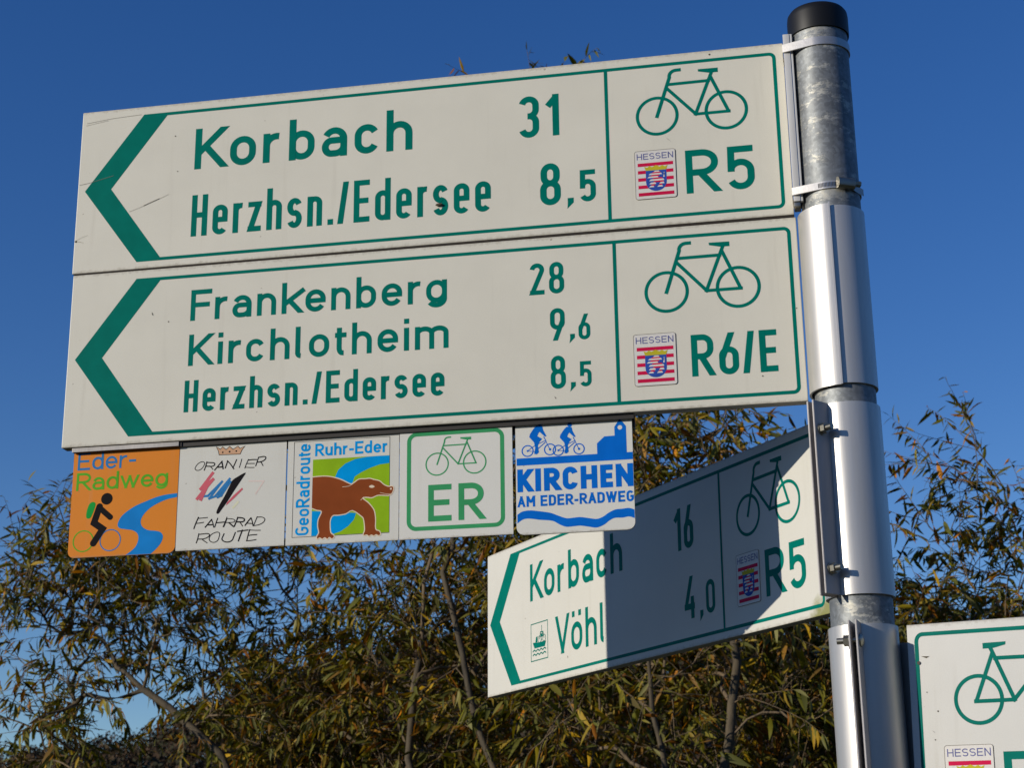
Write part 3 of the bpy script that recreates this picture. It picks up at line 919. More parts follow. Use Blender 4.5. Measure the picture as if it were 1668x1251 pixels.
# 1 orange river plaque
e, T, TP = plaque('orange plaque with black rider, green rucksack and blue river', 19.6, 169.0, -152.6, -1.6, M['orange'], 0.0085, (9, 10, 0, 0))
decal('lettering', TP(word('Eder-', 25.6, 108.0, -33.0, 24.4, 3.2, MID, 7, xh=17.6)), M['eder_blue'], e)
decal('lettering', TP(word('Radweg', 25.4, 154.6, -61.2, 24.4, 3.3, MID, 6, xh=17.6)), M['rad_green'], e)
RIVER1 = [(168.6,-72.2),(152.9,-73.3),(139.4,-76.0),(126.0,-80.6),(112.6,-85.6),(101.2,-92.0),(91.8,-100.0),(87.5,-109.3),(89.8,-115.1),(98.8,-117.4),(108.6,-119.3),(115.7,-124.0),(117.5,-131.6),(114.7,-140.8),(108.3,-147.1),(100.8,-152.2),(118.3,-152.3),(135.8,-152.3),(143.1,-146.0),(149.5,-137.9),(151.6,-129.6),(147.8,-123.8),(139.9,-121.5),(130.1,-120.0),(122.0,-114.9),(119.6,-107.2),(123.1,-98.9),(132.3,-89.9),(145.6,-83.0),(157.1,-79.3),(168.6,-77.5)]
rv = catmull(RIVER1[:16], False, 4) + catmull(RIVER1[17:], False, 4)
decal('river_print', TP(fill(rv, 0)), M['river'], e)
decal('wheel_print', TP(strokes([(circle(40.2, -130.5, 14.0, 40), 1.5, 'BB', True)], 1)), M['rad_green'], e)
decal('wheel_print', TP(strokes([(circle(78.2, -131.0, 14.2, 40), 1.5, 'BB', True)], 1)), M['eder_blue'], e)
decal('rucksack_print', TP(fill(catmull([(51.0,-77.6),(54.5,-80.9),(52.0,-91.2),(48.2,-99.2),(43.4,-99.6),(42.2,-94.8),(43.4,-86.8),(46.2,-79.8)], True), 2)), M['pack_green'], e)
rid = strokes([([(60.4, -84.6), (53.9, -106.5), (66.6, -115.2), (54.7, -134.0)], 9.0, 'BB', False), ([(61.5, -87), (76.3, -99.8)], 7.6, 'BB', False)], 3)
for cx, cy, r in ((60.4, -84.6, 4.5), (54.7, -134, 4.5), (76.3, -99.8, 3.8), (70.0, -74.4, 8.0), (53.9, -106.3, 4.6), (66.3, -115.1, 4.6)): rid += fill(circle(cx, cy, r, 24), 5)
decal('rider_print', TP(rid), M['black'], e)

# 2 handwritten plaque
e, T, TP = plaque('cream plaque with handwritten black lettering, small crown and pink and blue brush marks', 169.8, 317.6, -150.4, -2.4, M['plate_cream'], 0.0085)
def handwritten(text, u0, u1, v0, H, seed):
    rd = random.Random(seed)
    out = []
    adv = (u1 - u0) / len(text)
    i = 0
    for k, ch in enumerate(text):
        x0 = u0 + adv * k + adv * rd.uniform(0.02, .1); w = adv * rd.uniform(.72, .9)
        hh = H * rd.uniform(.82, 1.08); by = v0 + rd.uniform(-.06, .08) * H
        for pts, caps, cl in glyph(ch, 0.8):
            if cl: pts = pts + pts[:3]
            P = []
            ph = rd.uniform(0, 6)
            for (a, b) in pts:
                yy = by + hh * b / 2; xx = x0 + w * a + (b - 1) * hh * .16
                P.append((xx + .6 * math.sin(ph + b * 2.1), yy + .55 * math.sin(ph + a * 3 + b)))
            if len(P) == 2:
                a, b = Vector(P[0]), Vector(P[1]); dd = (b - a) * rd.uniform(.02, .14)
                mid = (a + b) / 2 + Vector((rd.uniform(-.4, .4), rd.uniform(-.4, .4)))
                P = catmull([tuple(a - dd * .5), tuple(mid), tuple(b + dd)])
            out += strokes([(P, rd.uniform(1.0, 1.75), 'BB', False)], i % 7); i += 1
    return out
decal('lettering', TP(handwritten('ORANIER', 192.3, 290.0, -42.6, 11.6, 3)), M['black'], e)
decal('lettering', TP(handwritten('FAHRRAD', 195.8, 291.0, -121.6, 12.4, 5)), M['black'], e)
decal('lettering', TP(handwritten('ROUTE', 199.0, 284.5, -142.0, 14.4, 8)), M['black'], e)
CROWN = [(220.2,-11.8),(226.2,-15.6),(229.0,-12.3),(234.0,-16.5),(238.7,-12.3),(243.7,-16.7),(250.3,-12.7),(253.4,-16.1),(260.0,-13.3),(256.3,-17.9),(253.7,-23.8),(239.1,-23.5),(224.6,-23.2),(223.4,-17.8)]
cr = decal('crown_print', TP(fill(CROWN, 0)), M['crown_tan'], e)
decal('crown_outline', TP(strokes([(CROWN, .8, 'BB', True)], 1) + fill(circle(229.5, -20, 1.2, 8), 2) + fill(circle(239, -19.6, 1.4, 8), 2) + fill(circle(248.2, -19.4, 1.2, 8), 2)), M['black'], cr)
PK = [(216.5,-48.0),(201.3,-68.1),(217.2,-56.6),(197.0,-81.1),(209.9,-64.7),(201.9,-82.4),(204.6,-74.8)]
BL = [(203.7,-78.7),(211.3,-78.3),(230.0,-60.2),(213.5,-82.0),(221.1,-79.6),(240.4,-57.0),(225.0,-80.8),(229.8,-79.1),(241.6,-60.9)]
decal('brush_mark', TP(strokes([(list(z_), 4.2, 'SS', False) for z_ in zip(PK, PK[1:])], 0)), M['pink'], e)
decal('brush_mark', TP(strokes([(list(z_), 3.0, 'SS', False) for z_ in zip(BL, BL[1:])], 0)), M['eder_blue'], e)
decal('brush_mark', TP(fill([(258.2,-69.8),(259.3,-72.3),(248.2,-83.1),(237.0,-92.8),(237.9,-89.1),(246.1,-80.1)], 2)), M['pink'], e)
decal('brush_mark', TP(strokes([([(266.6,-61.4),(287.7,-62.6),(276.8,-79.9)], 1.6, 'BB', False)], 0)), M['pale_pink'], e)
decal('brush_mark', TP(strokes([([(254,-88),(246,-97)], 3.0, 'BB', False)], 0)), M['pale_yellow'], e)
decal('brush_mark', TP(fill(catmull([(262.3,-49.6),(256.9,-58.9),(247.8,-72.6),(238.7,-87.2),(231.5,-97.2),(226.9,-103.2),(223.9,-101.5),(227.4,-92.3),(234.6,-79.5),(240.8,-66.6),(244.4,-59.2),(251.0,-54.8)], True, 3), 5)), M['black'], e)

# 3 geology route plaque
e, T, TP = plaque('white plaque with brown reptile on lime green and blue field', 319.6, 470.0, -151.0, -2.4, M['plate_cream'], 0.0085)
decal('frame_print', TP(strokes([([(328.2, -140.5), (457.6, -140.5), (457.6, -12.4), (328.2, -12.4)], .6, 'BB', True)], 0)), M['black'], e)
decal('field_print', TP(fill([(354.1, -37.6), (354.1, -140.0), (457.4, -140.0), (457.4, -37.6)], 1)), M['lime'], e)
RIV_UP = [(457.3,-38.0),(457.3,-48.2),(444.3,-49.3),(430.9,-53.4),(419.4,-58.5),(410.8,-63.8),(408.0,-72.3),(405.1,-75.1),(394.4,-70.7),(384.3,-63.8),(388.4,-53.8),(397.9,-45.6),(411.4,-40.2),(426.8,-38.1),(442.2,-37.7)]
RIV_LO = [(354.2,-106.9),(379.8,-108.8),(413.5,-112.6),(410.7,-121.1),(403.2,-129.2),(393.7,-135.3),(386.1,-137.8),(379.5,-139.8),(354.2,-139.8)]
decal('river_print', TP(fill(RIV_UP, 2)), M['g_blue'], e)
decal('river_print', TP(fill(RIV_LO, 2)), M['g_blue'], e)
REPT = [(354.0,-61.0),(367.2,-60.6),(378.8,-61.9),(392.5,-66.5),(405.1,-73.1),(409.0,-72.3),(416.6,-67.6),(425.3,-67.5),(431.0,-67.2),(436.8,-69.1),(444.5,-71.5),(450.3,-76.6),(456.1,-79.4),(460.9,-79.1),(463.4,-81.2),(462.8,-85.9),(460.0,-90.5),(455.2,-91.6),(444.7,-90.6),(440.0,-91.3),(434.2,-93.5),(427.5,-92.5),(422.2,-93.2),(429.5,-99.3),(435.4,-106.3),(438.3,-112.1),(439.7,-122.6),(439.9,-134.9),(445.2,-138.0),(446.6,-142.8),(443.4,-144.0),(440.6,-142.5),(437.7,-144.2),(434.3,-142.7),(431.1,-144.4),(428.2,-142.2),(424.4,-143.0),(423.4,-140.7),(425.2,-135.1),(423.7,-121.8),(420.2,-116.9),(408.6,-109.0),(400.0,-112.9),(389.5,-114.2),(382.8,-114.3),(379.6,-119.4),(379.2,-127.0),(380.3,-136.5),(384.6,-140.2),(384.7,-143.4),(381.5,-145.1),(378.6,-143.1),(375.7,-145.4),(372.4,-143.1),(369.0,-145.0),(365.5,-142.9),(362.3,-144.7),(361.2,-141.2),(364.0,-135.7),(362.5,-128.0),(363.0,-118.5),(367.2,-108.3),(360.4,-106.0),(354.0,-103.2)]
rp = catmull(REPT, False, 3)
rep = decal('reptile_print', TP(fill(rp, 4)), M['brown'], e)
decal('reptile_outline', TP(strokes([(rp, 1.3, 'BB', False)], 5) + fill(catmull([(430.2,-78.3),(434.0,-76.4),(437.9,-78.8),(434.1,-80.3)], True, 4), 5) + fill(circle(459.6, -82.9, 1.3, 10), 5)
      + strokes([(catmull([(445.1,-87.2),(454.3,-89.4),(460.9,-89.4)]), .5, 'BB', False), (catmull([(394.6,-76.7),(404.2,-75.7),(413.8,-69.7)]), .6, 'BB', False), ([(422.2, -93.2), (419.4, -96)], .6, 'BB', False)], 5)), M['outline'], rep)
decal('lettering', TP(word('Ruhr-Eder', 356.8, 455.2, -33.2, 17.0, 3.0, MID, 7)), M['g_blue'], e)
gw = word('GeoRadroute', 0, 122.6, 0, 18.2, 2.9, MID, 7)
decal('lettering', TP([([(350.4 - b, -138.2 + a) for a, b in q], l) for q, l in gw]), M['g_blue'], e)

# 4 ER plaque
e, T, TP = plaque('white plaque with green rounded frame, thin bicycle and letters ER', 470.8, 619.6, -151.0, -2.4, M['plate_white'], 0.0075)
fr = arc(606.4 - 10, -137.8 + 10, 10, 10, 270, 360) + arc(606.4 - 10, -12.2 - 10, 10, 10, 0, 90) + arc(483.4 + 10, -12.2 - 10, 10, 10, 90, 180) + arc(483.4 + 10, -137.8 + 10, 10, 10, 180, 270)
decal('frame_print', TP(strokes([(fr, 5.4, 'BB', True)], 0)), M['er_green'], e)
decal('bicycle_symbol', TP(bike_strokes(520.7, -53.6, 0.535, 1.7)), M['er_green'], e)
decal('lettering', TP(word('ER', 509.0, 581.6, -129.2, 48.4, 7.4, MID, 12)), M['er_green'], e)

# 5 church route plaque
e, T, TP = plaque('white plaque with blue church, two cyclists and blue wavy river', 623.8, 774.6, -152.8, -1.4, M['plate_white'], 0.0100, (10, 10, 0, 0), 3.4)
K = M['k_blue']
decal('ground_print', TP(fill([(625.0, -62.2), (774.4, -62.2), (774.4, -52.6), (625.0, -52.6)], 0)), K, e)
chp = [(729.2,-52.8),(729.2,-38.8),(738.9,-30.0),(752.1,-29.8),(752.1,-18.2),(759.2,-7.5),(767.0,-18.0),(767.0,-52.8)]
ch = decal('church_print', TP(fill(chp, 1)), K, e)
decal('clock_print', TP(fill(circle(759.2, -19.4, 2.9, 20), 2)), M['plate_white'], ch)
decal('lettering', TP(word('KIRCHEN', 625.6, 774.2, -97.2, 30.0, 7.3, dict(K=40, I=15, R=42, C=40, H=44, E=33, N=46), 8, kern=False)), K, e)
decal('lettering', TP(word('AM EDER-RADWEG', 625.6, 774.0, -116.8, 14.2, 2.9, MID, 8)), K, e)
WT = [(625.0,-126.5),(631.3,-122.6),(641.0,-121.5),(652.1,-123.0),(667.3,-126.0),(676.9,-130.0),(687.8,-134.1),(697.5,-133.9),(705.7,-133.6),(715.3,-135.3),(726.2,-137.1),(734.5,-134.5),(741.4,-130.0),(749.8,-126.3),(759.3,-125.7),(767.5,-125.2),(774.2,-127.6)]
WB = [(774.2,-138.7),(767.1,-136.2),(758.9,-137.2),(749.4,-137.0),(742.5,-139.8),(735.5,-144.9),(725.9,-148.2),(715.0,-146.4),(705.4,-144.7),(697.2,-145.0),(687.6,-145.2),(679.4,-142.0),(669.9,-136.6),(653.3,-134.3),(640.9,-132.2),(632.5,-132.8),(625.0,-137.6)]
decal('river_print', TP(fill(catmull(WT, False, 4) + catmull(WB, False, 4), 0)), K, e)
CYC = [(652.0,-9.8),(659.0,-11.0),(660.3,-16.8),(664.4,-25.0),(662.3,-25.6),(655.4,-18.7),(653.9,-20.7),(652.5,-24.3),(658.7,-28.3),(655.1,-32.3),(653.0,-37.2),(654.2,-45.9),(651.3,-48.6),(647.9,-47.7),(649.4,-39.9),(648.1,-32.6),(641.9,-25.0),(643.0,-20.8),(648.4,-13.2)]
for dx, dy, wr in ((0, 0, 7.7), (38.5, -1.6, 7.2)):
    sc = 1.0 if dx == 0 else 0.92
    fx = lambda p: (dx + 655 + (p[0] - 655) * sc, dy - 43 + (p[1] + 43) * sc)
    ps = fill([fx(p) for p in CYC], 1) + fill(circle(*fx((656.3, -7.2)), 3.4 * sc, 16), 2)
    ps += strokes([(circle(*fx((639.5, -43.3)), wr * .93, 26), 1.5, 'BB', True), (circle(*fx((668.6, -42.9)), wr * .93, 26), 1.5, 'BB', True),
                   ([fx(p) for p in ((639.5, -43.2), (649.5, -36.3), (662.9, -30.7), (668.3, -42.8))], .9, 'BB', False), ([fx(p) for p in ((649.3, -44.2), (662.9, -32.8))], 1.1, 'BB', False),
                   ([fx(p) for p in ((660.5, -25.4), (663.6, -31.4))], 1.0, 'BB', False), ([fx(p) for p in ((639.5, -43.2), (650, -45))], .8, 'BB', False)], 0)
    ps += fill(circle(*fx((639.5, -43.3)), 1.3, 12), 3) + fill(circle(*fx((668.6, -42.9)), 1.6, 12), 3)
    decal('cyclist_print', TP(ps), K, e)

# ------------------------------------------------------------------ ground, hill, far forest
def ground_mat():
    m, nt, b = new_mat('meadow')
    n = noise(nt, 0.6, 6, 0.65)
    r = ramp(nt, n.outputs[0], [(0.3, (0.028, 0.034, 0.012)), (0.55, (0.055, 0.060, 0.022)), (0.75, (0.075, 0.062, 0.032))])
    nt.links.new(r.outputs[0], b.inputs['Base Color'])
    b.inputs['Roughness'].default_value = 0.9
    n2 = noise(nt, 18, 5, 0.7)
    bump(nt, b, n2.outputs[0], 0.7, 0.05)
    return m
bm = bmesh.new()
ring = [0.6, 2, 5, 12, 30, 70, 160, 400, 1200, 5000]
NA = 48
prev = [bm.verts.new((0, 0, 0))]
for r in ring:
    cur = [bm.verts.new((r * math.cos(2 * math.pi * i / NA), r * math.sin(2 * math.pi * i / NA), 0.0)) for i in range(NA)]
    for i in range(NA):
        j = (i + 1) % NA
        if len(prev) == 1: bm.faces.new((prev[0], cur[i], cur[j]))
        else: bm.faces.new((prev[i], cur[i], cur[j], prev[j]))
    prev = cur
g = link('ground', bm_mesh('ground', bm), ground_mat())
tag(g, kind='structure')

HA = np.radians([-180, -128, -80, -50, -38, -31, -27.0, -22.2, -20.7, -18.9, -15.3, -11.3, 0.2, 6.5, 20, 45, 90, 130, 180])
HE = np.array([9.0, 9.5, 7.0, 5.2, 5.0, 5.1, 5.3, 6.0, 7.0, 7.9, 9.0, 9.5, 9.5, 9.3, 9.4, 9.6, 9.8, 9.4, 9.0])
CX, CY = -0.05, -2.07
def hill_h(x, y):
    dx, dy = x - CX, y - CY
    r = np.hypot(dx, dy); az = np.arctan2(dx, dy)
    top = 300.0 * np.tan(np.radians(np.interp(az, HA, HE))) - 10.0
    t = np.clip((r - 75) / (300 - 75), 0, 1)
    s = t * t * (3 - 2 * t)
    back = np.clip((r - 320) / 500, 0, 1)
    return top * s * (1 - 0.35 * back) + 1.6 * np.sin(x * 0.045 + 1) * np.cos(y * 0.05) * s - 0.3 * (1 - s)
rr = np.concatenate([np.linspace(75, 330, 34), np.linspace(350, 800, 10)])
aa = np.radians(np.linspace(-180, 180, 181))  # full circle: unseen slopes behind the camera added to block low sky light
RR, AA = np.meshgrid(rr, aa, indexing='ij')
X = CX + RR * np.sin(AA); Y = CY + RR * np.cos(AA)
Zh = hill_h(X, Y)
V = np.stack([X.ravel(), Y.ravel(), Zh.ravel()], 1)
na = len(aa)
idx = np.arange(len(rr) * na).reshape(len(rr), na)
Fq = np.stack([idx[:-1, :-1], idx[:-1, 1:], idx[1:, 1:], idx[1:, :-1]], -1).reshape(-1, 4)
m, nt, b = new_mat('hill_floor')
n = noise(nt, 0.15, 5, 0.6)
r = ramp(nt, n.outputs[0], [(0.35, (0.022, 0.018, 0.010)), (0.65, (0.045, 0.032, 0.016))])
nt.links.new(r.outputs[0], b.inputs['Base Color']); b.inputs['Roughness'].default_value = 0.95
h = link('hill_and_sky_block', mesh_np('hill_and_sky_block', V, Fq.ravel(), np.full(len(Fq), 4), True), m)
tag(h, kind='structure')

def attr_mat(name, rough=0.6, trans=0.0, back=None, spec=0.3, var=True):
    m, nt, b = new_mat(name)
    at = nt.nodes.new('ShaderNodeAttribute'); at.attribute_name = 'tint'
    col = at.outputs['Color']
    if back:
        ge = nt.nodes.new('ShaderNodeNewGeometry')
        pale = mixc(nt, 0.35, col, back)
        col = mixc(nt, ge.outputs['Backfacing'], col, pale)
    nt.links.new(col, b.inputs['Base Color'])
    b.inputs['Roughness'].default_value = rough
    b.inputs['Specular IOR Level'].default_value = spec
    if trans > 0:
        tr = nt.nodes.new('ShaderNodeBsdfTranslucent')
        hs = nt.nodes.new('ShaderNodeHueSaturation'); hs.inputs['Saturation'].default_value = 1.15; hs.inputs['Value'].default_value = 1.4
        nt.links.new(col, hs.inputs['Color']); nt.links.new(hs.outputs[0], tr.inputs[0])
        mx = nt.nodes.new('ShaderNodeMixShader'); mx.inputs[0].default_value = trans
        nt.links.new(b.outputs[0], mx.inputs[1]); nt.links.new(tr.outputs[0], mx.inputs[2])
        nt.links.new(mx.outputs[0], nt.nodes['Material Output'].inputs[0])
    return m

def set_tint(me, C):
    a = me.attributes.new('tint', 'FLOAT_COLOR', 'POINT')
    C4 = np.concatenate([C, np.ones((len(C), 1))], 1).astype(np.float32)
    a.data.foreach_set('color', C4.ravel())

# far autumn wood on the hillside
NT = 1700
ta = np.radians(rng.uniform(-42, 22, NT)); tr = np.sqrt(rng.uniform(125 ** 2, 322 ** 2, NT))
tx = CX + tr * np.sin(ta); ty = CY + tr * np.cos(ta); tz = hill_h(tx, ty)
pal = np.array([[0.050, 0.026, 0.010], [0.058, 0.034, 0.010], [0.040, 0.023, 0.010], [0.030, 0.028, 0.009], [0.066, 0.032, 0.008], [0.034, 0.024, 0.013]])
QN = 230
cen = []; col = []; size = []
hgt = rng.uniform(6.5, 10.5, NT)
for k in range(NT):
    d = rng.normal(size=(QN, 3)); d /= np.linalg.norm(d, axis=1)[:, None]
    rad = rng.uniform(0.55, 1.0, (QN, 1)) ** 0.5
    w = hgt[k] * rng.uniform(0.30, 0.40)
    p = d * rad * np.array([w, w, hgt[k] * 0.42]) + np.array([tx[k], ty[k], tz[k] + hgt[k] * 0.58])
    cen.append(p); c = pal[rng.integers(len(pal))]
    col.append(c * rng.uniform(0.8, 1.2, (QN, 1))); size.append(rng.uniform(0.12, 0.32, QN))
cen = np.concatenate(cen); col = np.concatenate(col); size = np.concatenate(size)
N = len(cen)
u = rng.normal(size=(N, 3)); u /= np.linalg.norm(u, axis=1)[:, None]
w = np.cross(u, rng.normal(size=(N, 3))); w /= np.linalg.norm(w, axis=1)[:, None]
V = np.stack([cen + u * size[:, None], cen + w * size[:, None] * 0.8, cen - u * size[:, None] * 0.9, cen - w * size[:, None]], 1).reshape(-1, 3)
Fi = np.arange(N * 4)
me = mesh_np('far_wood', V, Fi, np.full(N, 4))
set_tint(me, np.repeat(col, 4, 0))
fo = link('far_wood', me, attr_mat('far_foliage', 0.8))
tag(fo, 'brown autumn wood covering the hillside behind the willows', 'wood', kind='stuff')

# ------------------------------------------------------------------ willows
def bark_mat(name, a, c):
    m, nt, b = new_mat(name)
    n = noise(nt, 22, 6, 0.7, stretch=(1, 1, 0.25))
    r = ramp(nt, n.outputs[0], [(0.3, a), (0.7, c)])
    nt.links.new(r.outputs[0], b.inputs['Base Color']); b.inputs['Roughness'].default_value = 0.85
    bump(nt, b, n.outputs[0], 0.6, 0.01)
    return m
BARK = bark_mat('willow_bark', (0.028, 0.021, 0.012), (0.115, 0.085, 0.046))
TWIG = bark_mat('willow_twig', (0.060, 0.040, 0.022), (0.20, 0.14, 0.075))
LEAF = attr_mat('willow_leaf', 0.5, 0.2, back=(0.17, 0.165, 0.055), spec=0.14)

cm = np.array(cam.matrix_world) if False else None
camR = np.array(cam.rotation_euler.to_matrix()); camP = np.array(cam.location)
def in_view(P):
    q = (P - camP) @ camR
    z = -q[:, 2]
    x = q[:, 0] / np.maximum(z, 1e-3) * 2766.5; y = q[:, 1] / np.maximum(z, 1e-3) * 2766.5
    return (z > 0.3) & (abs(x) < 834) & (abs(y) < 626), z

def tubes(chains, nside):
    """chains: list of (points Nx3, radii N)"""
    VV, FF = [], []
    base = 0
    ang = np.arange(nside) * 2 * np.pi / nside
    for P, rad in chains:
        P = np.asarray(P); n = len(P)
        T = np.gradient(P, axis=0); T /= np.linalg.norm(T, axis=1)[:, None] + 1e-9
        up = np.array([0.3, 0.5, 0.81]) if abs(T[0, 2]) < 0.8 else np.array([1.0, 0.2, 0])
        A = np.cross(T, up); A /= np.linalg.norm(A, axis=1)[:, None] + 1e-9
        B = np.cross(T, A)
        ringv = P[:, None, :] + np.asarray(rad)[:, None, None] * (A[:, None, :] * np.cos(ang)[None, :, None] + B[:, None, :] * np.sin(ang)[None, :, None])
        VV.append(ringv.reshape(-1, 3))
        i = np.arange(n - 1)[:, None] * nside; k = np.arange(nside)[None, :]; k2 = (k + 1) % nside
        FF.append((base + np.stack([i + k, i + k2, i + nside + k2, i + nside + k], -1)).reshape(-1, 4))
        base += n * nside
    V = np.concatenate(VV); F = np.concatenate(FF)
    return V, F.ravel(), np.full(len(F), 4)

# leaf templates (length 1 along x, width along y, droop in -z)
def leaf_template(fold, droop, twist):
    t = np.array([0, .12, .38, .68, 1.0]); wd = np.array([0.0, .55, 1.0, .72, 0.0])
    V = []
    for ti, wi in zip(t, wd):
        zc = -droop * ti ** 2; a = twist * ti
        for s in ((0,) if wi == 0 else (-1, 0, 1)):
            yy = s * wi; zz = fold * abs(s) * wi
            V.append((ti, yy * math.cos(a) - zz * math.sin(a), zc, yy * math.sin(a) + zz * math.cos(a)))
    # store x, y(width units), z droop (length units), z fold (width units)
    F = [(0, 2, 1), (0, 3, 2), (1, 2, 5, 4), (2, 3, 6, 5), (4, 5, 8, 7), (5, 6, 9, 8), (7, 8, 10), (8, 9, 10)]
    return np.array(V), F
TPL = [leaf_template(f, d, t) for f, d, t in ((.25, .10, .2), (.4, .22, -.5), (.15, .30, .7), (.3, -.08, -.3), (.5, .16, 1.0))]
LC = np.array([[0.072, 0.076, 0.006], [0.105, 0.102, 0.007], [0.042, 0.048, 0.005], [0.18, 0.150, 0.010], [0.31, 0.195, 0.010], [0.17, 0.066, 0.008], [0.37, 0.145, 0.010], [0.20, 0.19, 0.075], [0.070, 0.036, 0.010]])
LP = np.array([.16, .17, .11, .18, .13, .12, .055, .05, .03]); LP /= LP.sum()

def build_leaves(pos, dirv, nrm, ln, wd, tint, tpl):
    """one merged mesh from many leaves"""
    VV, FF, SZ, CC = [], [], [], []
    base = 0
    side = np.cross(nrm, dirv)
    for k, (T, F) in enumerate(TPL):
        sel = np.where(tpl == k)[0]
        if len(sel) == 0: continue
        x = T[None, :, 0:1] * ln[sel][:, None, None]
        y = T[None, :, 1:2] * wd[sel][:, None, None]
        z = T[None, :, 2:3] * ln[sel][:, None, None] + T[None, :, 3:4] * wd[sel][:, None, None]
        P = pos[sel][:, None, :] + dirv[sel][:, None, :] * x + side[sel][:, None, :] * y + nrm[sel][:, None, :] * z
        nv = T.shape[0]
        VV.append(P.reshape(-1, 3)); CC.append(np.repeat(tint[sel], nv, 0))
        ff = np.concatenate([np.array(f) for f in F]); sz = np.array([len(f) for f in F])
        off = base + np.arange(len(sel))[:, None] * nv
        FF.append((off + ff[None, :]).ravel()); SZ.append(np.tile(sz, len(sel)))
        base += len(sel) * nv
    me = mesh_np('foliage', np.concatenate(VV), np.concatenate(FF), np.concatenate(SZ), True)
    set_tint(me, np.concatenate(CC))
    return me

# shared meshes for the single leaves
LEAF_MESH = []
for ci in range(len(LC)):
    for k in range(len(TPL)):
        T, F = TPL[k]
        V = np.stack([T[:, 0], T[:, 1] * 0.085, T[:, 2] + T[:, 3] * 0.085], 1)
        me = mesh_np('leaf', V, np.concatenate([np.array(f) for f in F]), [len(f) for f in F], True)
        set_tint(me, np.tile(LC[ci] * (0.95 + 0.09 * k), (len(V), 1)))
        me.materials.append(LEAF)
        LEAF_MESH.append(me)

